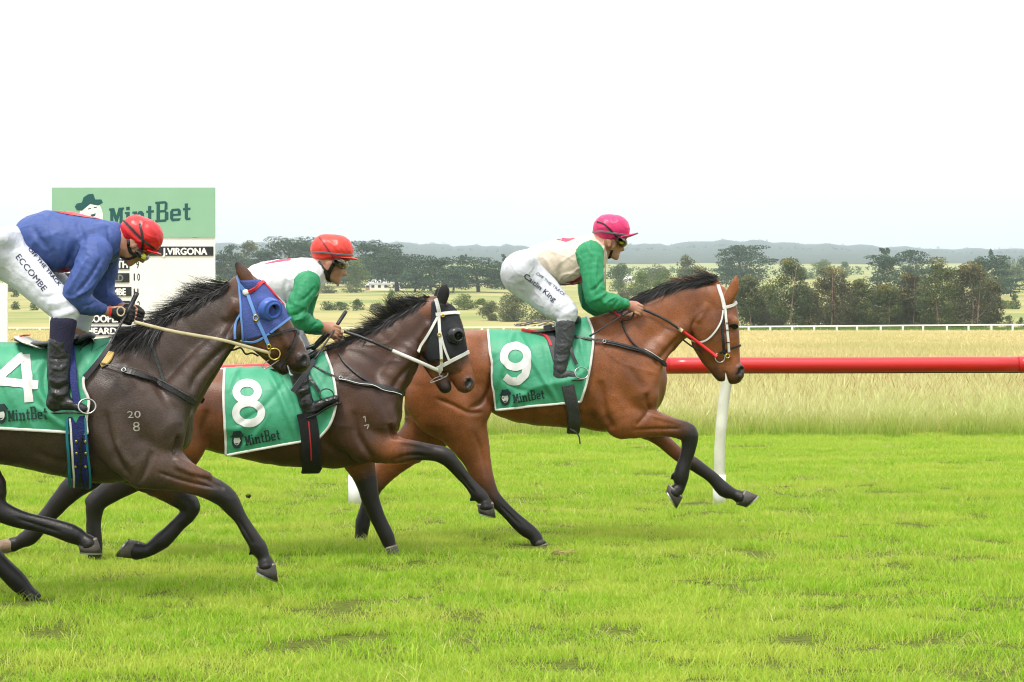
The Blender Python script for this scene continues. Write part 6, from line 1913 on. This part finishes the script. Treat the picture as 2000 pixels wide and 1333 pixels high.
def jockey(J, label):
    Y0 = J['Y']; s = FPX / Y0
    base = P(J['seat'][0], J['seat'][1], Y0)
    root = thing('person', base, label, 'jockey', 'jockeys riding in the race')
    add, cut_, q = head_rows(J['head'][0], J['head'][1], J['tilt'], s, Y0)
    # one continuous body: head, neck, trunk, limbs, hands, feet
    sk = [(r, k, b) for r, k, b in add]
    sk.append(([q(-.030, -.055, .056, .056), (*J['neck'], .058 * s, 1.0, 0)], .03))
    def thin(rows, m): return [(r[0], r[1], max(2.5, r[2] * m)) + tuple(r[3:5]) for r in rows]
    for rows, k in J['torso']: sk.append((thin(rows, .84), .05))
    for rows, k in J['arm']: sk.append((thin(rows, .62), .02))
    for rows, k in J['arm_far']: sk.append((thin(rows, .62), .02))
    for rows, k in J['leg']: sk.append((thin(rows, .84), .03, True))
    sk.append((thin(J['shin'], .72), .03, True)); sk.append((thin(J['foot'], .66), .02, True))
    for hs in J['hands']: sk += [(r, k) for r, k in hand_rows(*hs)]
    body, CB = sewn('body', sk, cut_, Y0, .0056, J['skin'], root, (), 0, 1, .44, sm=1)
    # colours
    sh = [(rows, k) for rows, k in J['torso']] + [(rows, k) for rows, k in J['arm_far']] + [(rows, k) for rows, k in J['arm']] + J.get('collar', [])
    shirt, CS = sewn('silk_jacket', sh, J['shirt_cut'], Y0, .0075, J['silk'], root, [(f, w_ * .8, a_ * 1.6) for f, w_, a_ in J['folds']], J.get('wr', .0065), 4, wf=16)
    br = [(rows, k, True) for rows, k in J['leg']] + [(J['seatrow'], .05)]
    breech, CL = sewn('breeches', br, [(half_space(*c, Y0), .012) for c in J['breech_cut']], Y0, .0085, M_BREECH, root, J.get('bfolds', []), .003, 9, .46, 26)
    for i, rows in enumerate(J['boots']):
        for side in (0, 1):
            rr = [tuple(r[:4]) + (r[4] if side == 0 else -r[4],) for r in rows['shaft']]
            ff = [tuple(r[:4]) + (r[4] if side == 0 else -r[4],) for r in rows['foot']]
            bo, cb = sewn('boot', [(rr, .012), (ff, .018)], [(half_space(*rows['cut'], Y0), .004)], Y0, .0072, rows['mat'], root, rows.get('folds', []) if side == 0 else [], .003, 3, .46, 30)
            sol = [(a, b_, 2.2, 6, d if side == 0 else -d) for a, b_, d in rows['sole']]
            sewn('sole', [(sol, .004)], [], Y0, .0055, M_BLACK, bo, (), 0, 1, .46)
    if 'sock' in J:
        for side in (0, 1):
            sewn('sock', [([tuple(r[:4]) + (r[4] if side == 0 else -r[4],) for r in J['sock']], .012)], [], Y0, .0075, M_SOCK, root, (), .0015, 2, .46)
    # cap
    cap, CC = sewn('cap', [(J['cap'], .03)], [(half_space(*J['capcut'], Y0), .006)], Y0, .0058, J['capmat'], root, J.get('capfolds', []), .0022, 6, .2, 30)
    pk, _ = sewn('peak', [(J['peak'], .006)], [], Y0, .0045, J['capmat'], cap, (), 0, 1, .2)
    for px, wd, mt in J['capstraps']: strap(CC, 'cap_strap', px, wd, mt, cap, .003, .004, both=True, step=3)
    gg, CG = sewn('goggles', [(J['goggles'], .006)], [], Y0, .0045, M_GOG, root, (), 0, 1, .2)
    for px, mt, nm in J['lens']: cling_poly(CG, px, .002, nm, mt, gg)
    for px, wd, mt in J['straps']: strap(CB, 'chin_strap', px, wd, mt, root, .004, .004, both=True, step=3)
    return root, CB, CS, CL

J9 = dict(Y=16.1, seat=(1080, 640), head=(1190, 473), tilt=10, neck=(1160, 488), skin=M_SKIN, silk=M_SILK9,
    torso=[([(1044,503,22,1.35,0),(1064,511,36,1.2,0),(1090,513,45,1.05,0),(1126,510,45,1.08,0),(1150,500,38,1.3,0)], .03)],
    arm=[([(1152,497,27,.9,-.17,1),(1156,525,23,.95,-.215,1),(1160,560,22,1,-.235,1),(1168,586,21,1,-.235,1),(1195,590,18,1,-.20,1),(1213,593,12,1,-.17,1),(1221,594,10,1,-.165,1)], .014)],
    arm_far=[([(1152,497,27,.9,.17,1),(1150,530,22,1,.215,1),(1150,570,22,1,.235,1),(1158,596,19,1,.23,1),(1185,604,16,1,.19,1),(1210,602,10,1,.15,1)], .014)],
    collar=[([(1164,468,13,1.1,0),(1172,476,13,1.1,0)], .015)],
    shirt_cut=[([(1183,470,15,1.2,0),(1192,476,15,1.2,0)], .006), (half_space((1035,505), 150, 400, 16.1), .02)],
    folds=[([(1086,462),(1100,500),(1092,548)], 8, -.006), ([(1180,545),(1165,562),(1152,570)], 4, -.008), ([(1188,570),(1172,580),(1160,590)], 4, .008), ([(1155,500),(1150,540),(1156,580)], 4, -.006), ([(1167,500),(1162,545),(1168,575)], 4, .007), ([(1210,585),(1200,598),(1190,606)], 3, -.006), ([(1060,500),(1072,520),(1088,545)], 5, .006), ([(1100,545),(1120,535),(1135,540)], 4, .006), ([(1205,580),(1190,586),(1176,596)], 3, .006)],
    leg=[([(1018,534,40,.9,-.075),(1050,562,37,.85,-.12),(1085,595,30,.85,-.185),(1106,611,23,.95,-.225),(1105,624,18,1,-.235),(1103,640,17,1,-.24)], .03)],
    seatrow=[(1030,512,24,3.4,0),(1022,532,38,2.2,0),(1032,548,34,2.2,0)],
    breech_cut=[((1030,484), -110, 400), ((1104,640), 95, 300)], bfolds=[([(1128,600),(1110,612),(1090,622)], 4, .006), ([(1120,592),(1100,604),(1082,612)], 4, -.005), ([(1008,560),(1016,566),(1026,566)], 3, .004)],
    shin=[(1105,624,18,1,-.235),(1102,660,17,1,-.24),(1095,700,15,1,-.25),(1093,726,13,1,-.25)],
    foot=[(1090,733,11,1,-.25),(1112,732,9,1.2,-.255),(1130,736,7,1.3,-.26)],
    hands=[((1222,594), (1244,603), 280, (.35, -1), -.155, 1), ((1210,601), (1232,611), 280, (.35, -1), .12, -1)],
    boots=[dict(mat=M_BOOTG, shaft=[(1104,634,19,1,-.24),(1103,660,18.5,1,-.24),(1098,690,16,1,-.25),(1094,715,14,1,-.25)], foot=[(1093,722,14,1,-.25),(1089,736,11,1,-.25),(1110,732,10,1.1,-.255),(1130,737,7,1.4,-.26)], cut=((1104,636), -95, 300), folds=[([(1084,690),(1098,694),(1112,690)], 3, -.006), ([(1080,702),(1094,706),(1108,700)], 3, .006), ([(1086,672),(1100,676),(1116,672)], 3, .004)], sole=[(1084,745,-.25),(1100,745,-.25),(1120,743,-.255),(1138,742,-.26)])],
    cap=[(1187,448,29.5,.98,0),(1201,449,29.5,.98,0)], capcut=((1190,469), 92, 300),
    peak=[(1212,464,4,7,0),(1228,461,3,8,0),(1245,456,1.6,9,0)], capmat=M_PINK,
    capfolds=[([(1165,462),(1180,466),(1205,464)], 3, .004)],
    capstraps=[([(1157,454),(1175,452),(1195,455),(1228,460)], .012, M_GREYB), ([(1166,434),(1178,437),(1190,447),(1199,457),(1207,467)], .010, M_GOG)],
    goggles=[(1208,470,8,7.5,0),(1217,474,8,6.5,0),(1216,478,6,7,0)],
    lens=[(ell(1214.5,473,4.2,4.2,0,340,16), M_YELD, 'logo_disc')],
    straps=[([(1182,468),(1184,480),(1192,487),(1202,484),(1206,474)], .018, M_HARN), ([(1196,487),(1193,496),(1190,505)], .018, M_GOG)])
jockey9, JB9, JS9, JL9 = jockey(J9, 'jockey in cream jacket with green sleeves and magenta cap on the bay horse')
cling_poly(JS9, [(1086,469),(1102,463),(1124,466),(1106,473)], .003, 'silk_panel', M_CERISE, jockey9)
cling_poly(JS9, [(1088,560),(1104,552),(1120,548),(1135,538),(1138,552),(1118,558)], .003, 'silk_panel', M_MAROON, jockey9)
cling_text(JL9, 'Caitlin King', (1022,541), (1082,590), 10, 'lettering', M_NAVYP, jockey9, bold=.015, off=.003)
cling_text(JL9, 'OFF THE TRACK', (1046,536), (1102,580), 6, 'lettering', M_NAVYP, jockey9, bold=.0, off=.003)

J8 = dict(Y=15.1, seat=(560, 690), head=(647, 517), tilt=14, neck=(612, 535), skin=M_SKIN2, silk=M_SILK8,
    torso=[([(490,550,26,1.3,0),(520,552,40,1.2,0),(556,555,48,1.05,0),(592,545,42,1.1,0),(606,538,34,1.4,0)], .03)],
    arm=[([(600,556,27,.9,-.17,1),(592,575,23,.95,-.215,1),(581,598,22,1,-.235,1),(579,618,21,1,-.235,1),(596,630,18,1,-.20,1),(614,634,11,1,-.17,1),(622,635,10,1,-.165,1)], .014)],
    arm_far=[([(604,550,27,.9,.17,1),(598,580,22,1,.215,1),(590,612,22,1,.235,1),(600,634,19,1,.23,1),(622,642,12,1,.17,1),(634,646,9,1,.13,1)], .014)],
    collar=[([(612,520,15,1.1,0),(622,530,16,1.0,0)], .015)],
    shirt_cut=[([(634,515,16,1.2,0),(640,530,15,1.2,0)], .006), (half_space((482,545), 165, 400, 15.1), .02)],
    folds=[([(618,560),(600,580),(585,590)], 4, -.006), ([(570,570),(562,595),(566,615)], 4, .007), ([(598,602),(585,612),(568,618)], 4, -.008), ([(602,612),(588,622),(572,628)], 4, .008), ([(580,552),(572,580),(570,600)], 4, -.005), ([(622,628),(612,638),(602,646)], 3, -.006), ([(560,545),(556,570),(566,600)], 5, -.006)],
    leg=[([(506,585,40,.9,-.075),(535,625,37,.85,-.12),(562,672,30,.85,-.185),(578,700,24,.95,-.225),(580,716,18,1,-.235),(582,732,17,1,-.24)], .03)],
    seatrow=[(505,560,26,3.2,0),(504,582,38,2.2,0),(512,600,34,2.2,0)],
    breech_cut=[((500,535), -115, 400), ((582,722), 85, 300)],
    shin=[(580,716,18,1,-.235),(584,745,15,1,-.24),(592,770,14,1,-.25),(598,790,13,1,-.25)],
    foot=[(600,802,11,1,-.25),(620,792,10,1.1,-.255),(650,780,7,1.3,-.26)],
    hands=[((626,635), (652,645), 298, (.3, -1), -.155, 1), ((634,646), (656,654), 298, (.3, -1), .10, -1)],
    boots=[dict(mat=M_BOOT, shaft=[(581,716,19,1,-.24),(586,742,17,1,-.24),(592,765,15,1,-.25),(598,786,14,1,-.25)], foot=[(600,790,14,1,-.25),(603,805,11,1,-.25),(622,793,11,1.1,-.255),(655,779,7.5,1.4,-.26)], cut=((581,722), -95, 300), folds=[([(580,768),(596,762),(610,752)], 3, .008), ([(586,780),(600,772),(614,764)], 3, -.008), ([(582,750),(596,746),(606,740)], 3, .006)], sole=[(600,817,-.25),(620,809,-.25),(640,796,-.255),(666,787,-.26)])],
    cap=[(637,488,30.5,.98,0),(659,490,31,.96,0)], capcut=((640,509), 88, 300),
    peak=[(668,504,4,7,0),(684,505,3,8,0),(698,507,1.6,9,0)], capmat=M_REDC,
    capfolds=[([(640,470),(655,482),(664,494)], 3, .003), ([(612,500),(630,504),(655,500)], 3, .005), ([(660,478),(668,486),(674,496)], 3, .003)],
    capstraps=[([(608,492),(630,493),(655,496),(690,499)], .010, M_GREYB), ([(624,464),(634,478),(644,492),(652,504)], .008, M_MAROON)],
    goggles=[(660,512,9,7,0),(671,516,9,6,0),(668,520,7,6.5,0)],
    lens=[([(660,509),(668,508),(677,511),(677,519),(671,524),(664,521)], M_LENS, 'lens')],
    straps=[([(622,512),(630,524),(638,534),(640,545)], .024, M_GOG), ([(655,508),(648,522),(642,534),(640,546)], .026, M_GOG), ([(640,538),(640,546),(644,552)], .022, M_GOG)])
jockey8, JB8, JS8, JL8 = jockey(J8, 'jockey in white jacket with green sleeves and red cap on the middle horse')
cling_poly(JS8, [(513,517),(540,509),(568,506),(568,509),(540,513)], .003, 'silk_panel', M_CERISE, jockey8)

J4 = dict(Y=12.73, seat=(100, 660), head=(265, 474), tilt=50, neck=(226, 470), skin=M_SKIN2, silk=M_SILK4,
    torso=[([(48,462,26,1.3,0),(72,464,44,1.15,0),(106,472,60,1.0,0),(150,474,56,1.05,0),(195,474,46,1.25,0),(214,470,34,1.3,0)], .03)],
    arm=[([(188,494,33,.9,-.17,1),(176,520,30,.95,-.215,1),(160,550,28,1,-.235,1),(149,576,27,1,-.235,1),(170,596,21,1,-.20,1),(190,602,14,1,-.16,1),(200,604,11,1,-.15,1)], .014)],
    arm_far=[([(206,488,30,.9,.17,1),(204,520,27,1,.215,1),(200,556,25,1,.235,1),(208,582,20,1,.21,1),(226,594,14,1,.14,1),(238,600,11,1,.10,1)], .014)],
    collar=[([(222,452,20,1.1,0),(234,470,20,1.1,0)], .02)],
    shirt_cut=[([(252,462,19,1.3,0),(258,490,19,1.3,0)], .006), (half_space((34,450), 160, 400, 12.73), .02)],
    folds=[([(150,470),(135,510),(118,530)], 7, -.008), ([(200,500),(178,540),(150,575)], 5, -.008), ([(170,500),(150,540),(128,575)], 5, .007), ([(190,545),(172,565),(150,580)], 4, .008), ([(196,585),(180,594),(160,600)], 3, -.007), ([(60,440),(80,470),(100,500)], 8, -.007), ([(100,450),(110,490),(130,520)], 7, .006), ([(210,440),(214,460),(222,490)], 5, -.007), ([(150,430),(160,460),(166,475)], 7, -.006)],
    leg=[([(-8,488,50,.9,-.075),(40,522,42,.85,-.12),(90,570,34,.85,-.185),(124,602,30,.95,-.225),(126,618,25,1,-.235),(122,640,22,1,-.24)], .03)],
    seatrow=[(20,470,34,3.0,0),(0,482,48,2.2,0),(12,500,42,2.2,0)],
    breech_cut=[((30,444), -120, 400), ((124,632), 105, 300)], bfolds=[([(152,605),(128,615),(102,620)], 4, .008), ([(146,595),(120,604),(94,608)], 4, -.006), ([(140,585),(112,592),(88,594)], 4, .006), ([(130,572),(100,578),(76,580)], 4, -.005)],
    shin=[(126,618,24,1,-.235),(121,655,22,1,-.24),(115,700,20,1,-.25),(114,760,18,1,-.25)],
    foot=[(104,788,14,1,-.25),(130,790,12,1.1,-.255),(165,799,8,1.3,-.26)],
    hands=[((208,607), (240,616), 353, (.25, -1), -.135, 1), ((238,600), (262,612), 353, (.25, -1), .08, -1)],
    boots=[dict(mat=M_BOOT, shaft=[(117,672,24,1,-.24),(115,700,23,1,-.24),(115,735,23,1,-.25),(116,768,21,1,-.25)], foot=[(114,776,20,1,-.25),(101,794,14,1,-.25),(130,788,14,1.1,-.255),(165,799,9,1.4,-.26)], cut=((117,676), -92, 300), folds=[([(94,738),(112,748),(134,738)], 4, .006), ([(94,752),(114,760),(136,750)], 4, -.006), ([(96,764),(116,772),(138,764)], 4, .006), ([(98,715),(114,722),(132,712)], 4, .006), ([(92,700),(115,702),(138,700)], 2, -.006)], sole=[(88,805,-.25),(110,807,-.25),(140,806,-.255),(174,808,-.26)])],
    sock=[(124,632,26,1,-.24),(121,655,24,1,-.24),(118,684,22,1,-.24)],
    cap=[(266,453,33,.98,0),(284,463,35,.96,0)], capcut=((272,484), 128, 300),
    peak=[(292,490,4,7,0),(302,494,3.2,8,0),(313,497,1.8,9,0)], capmat=M_REDC4,
    capfolds=[([(240,444),(262,466),(290,480)], 4, .005), ([(270,425),(290,440),(305,460)], 4, .004), ([(280,470),(294,476),(308,474)], 4, -.004)],
    capstraps=[([(242,432),(258,448),(280,470),(304,488)], .012, M_GOG), ([(273,438),(277,455),(279,474),(278,486)], .014, M_GOG)],
    goggles=[(276,494,8,7.5,0),(281,502,8,6,0)],
    lens=[(ell(280,501,5,5,0,340,16), M_YELD, 'logo_disc')],
    straps=[([(252,468),(252,484),(258,496),(270,496),(278,490)], .020, M_GOG), ([(234,502),(248,506),(262,502),(276,494)], .014, M_GOG)])
jockey4, JB4, JS4, JL4 = jockey(J4, 'jockey in blue jacket and red cap bent low at the left edge')
cling_poly(JS4, [(104,413),(140,415),(172,420),(196,429),(160,424),(128,419)], .003, 'silk_panel', M_REDC4, jockey4)
cling_poly(JS4, [(108,530),(122,524),(136,520),(134,534),(118,540)], .003, 'silk_panel', M_MAROON, jockey4)
cling_text(JL4, 'ECCOMBE', (30,503), (84,570), 12, 'lettering', M_NAVYP, jockey4, bold=.0, off=.003)
cling_text(JL4, 'OFF THE TRACK', (54,488), (115,560), 7, 'lettering', M_NAVYP, jockey4, bold=.01, off=.003)
g_, _ = sewn('glove', [(r, k) for r, k in hand_rows((222,611), (246,617), 353, (.25, -1), -.135, 1, 1.05, 1.22)], [], 12.73, .005, M_GLOVE, jockey4, (), .002, 3, .3)
mb = MB(); mb.ring(P(236, 609, 12.555), .020, .004, (.1, -1, .1), 18, 6, 1.2); mb.build('cuff_trim', M_TAN, g_)
g_, _ = sewn('glove', [(r, k) for r, k in hand_rows((246,603), (266,614), 353, (.25, -1), .08, -1, 1.05, 1.2)], [], 12.73, .005, M_GLOVE, jockey4, (), .002, 3, .3)
strap(JB4, 'wristband', [(216,598),(216,607),(215,616)], .016, M_RED, jockey4, .003, .003, both=False, step=2)

# --- whips, each held in a rider's hand
def whip(rows, flap, label):
    pts = [P(x, y, Y) for x, y, r, Y in rows]
    root = thing('whip', pts[0], label, 'whip', 'whips held by the jockeys')
    p = catmull(pts, 4); r = np.interp(np.linspace(0, 1, len(p)), np.linspace(0, 1, len(rows)), [a[2] for a in rows])
    n = 6
    mb = MB(); mb.tube(list(p[:n]), list(r[:n] * 1.25), 8); mb.build('handle', M_WHIP, root)
    mb = MB(); mb.tube(list(p[n-1:]), list(r[n-1:]), 8); mb.build('shaft', M_WHIP, root)
    if flap:
        q = catmull([P(x, y, Y) for x, y, Y in flap[0]], 4)
        mb = MB(); strip(mb, q, np.tile((0, -1.0, 0), (len(q), 1)), list(np.linspace(flap[1], flap[2], len(q))), .006); mb.build('flap', M_WHIP, root, False)
    return root
whip([(1232,608,.008,15.95),(1220,614,.006,15.92),(1190,633,.005,15.85),(1152,657,.007,15.78)], None, 'thin black whip held low by the jockey in the magenta cap')
whip([(676,608,.010,15.0),(661,631,.010,14.97),(645,657,.006,14.9),(614,703,.007,14.78)], ([(614,703,14.77),(597,730,14.74),(572,766,14.72)], .030, .042), 'black whip with a broad flap held by the jockey in white and green')
whip([(268,572,.011,12.62),(252,604,.010,12.59),(228,648,.006,12.5),(216,672,.007,12.44)], ([(216,672,12.43),(194,704,12.38),(166,738,12.36)], .022, .034), 'black whip held upright by the jockey in blue')
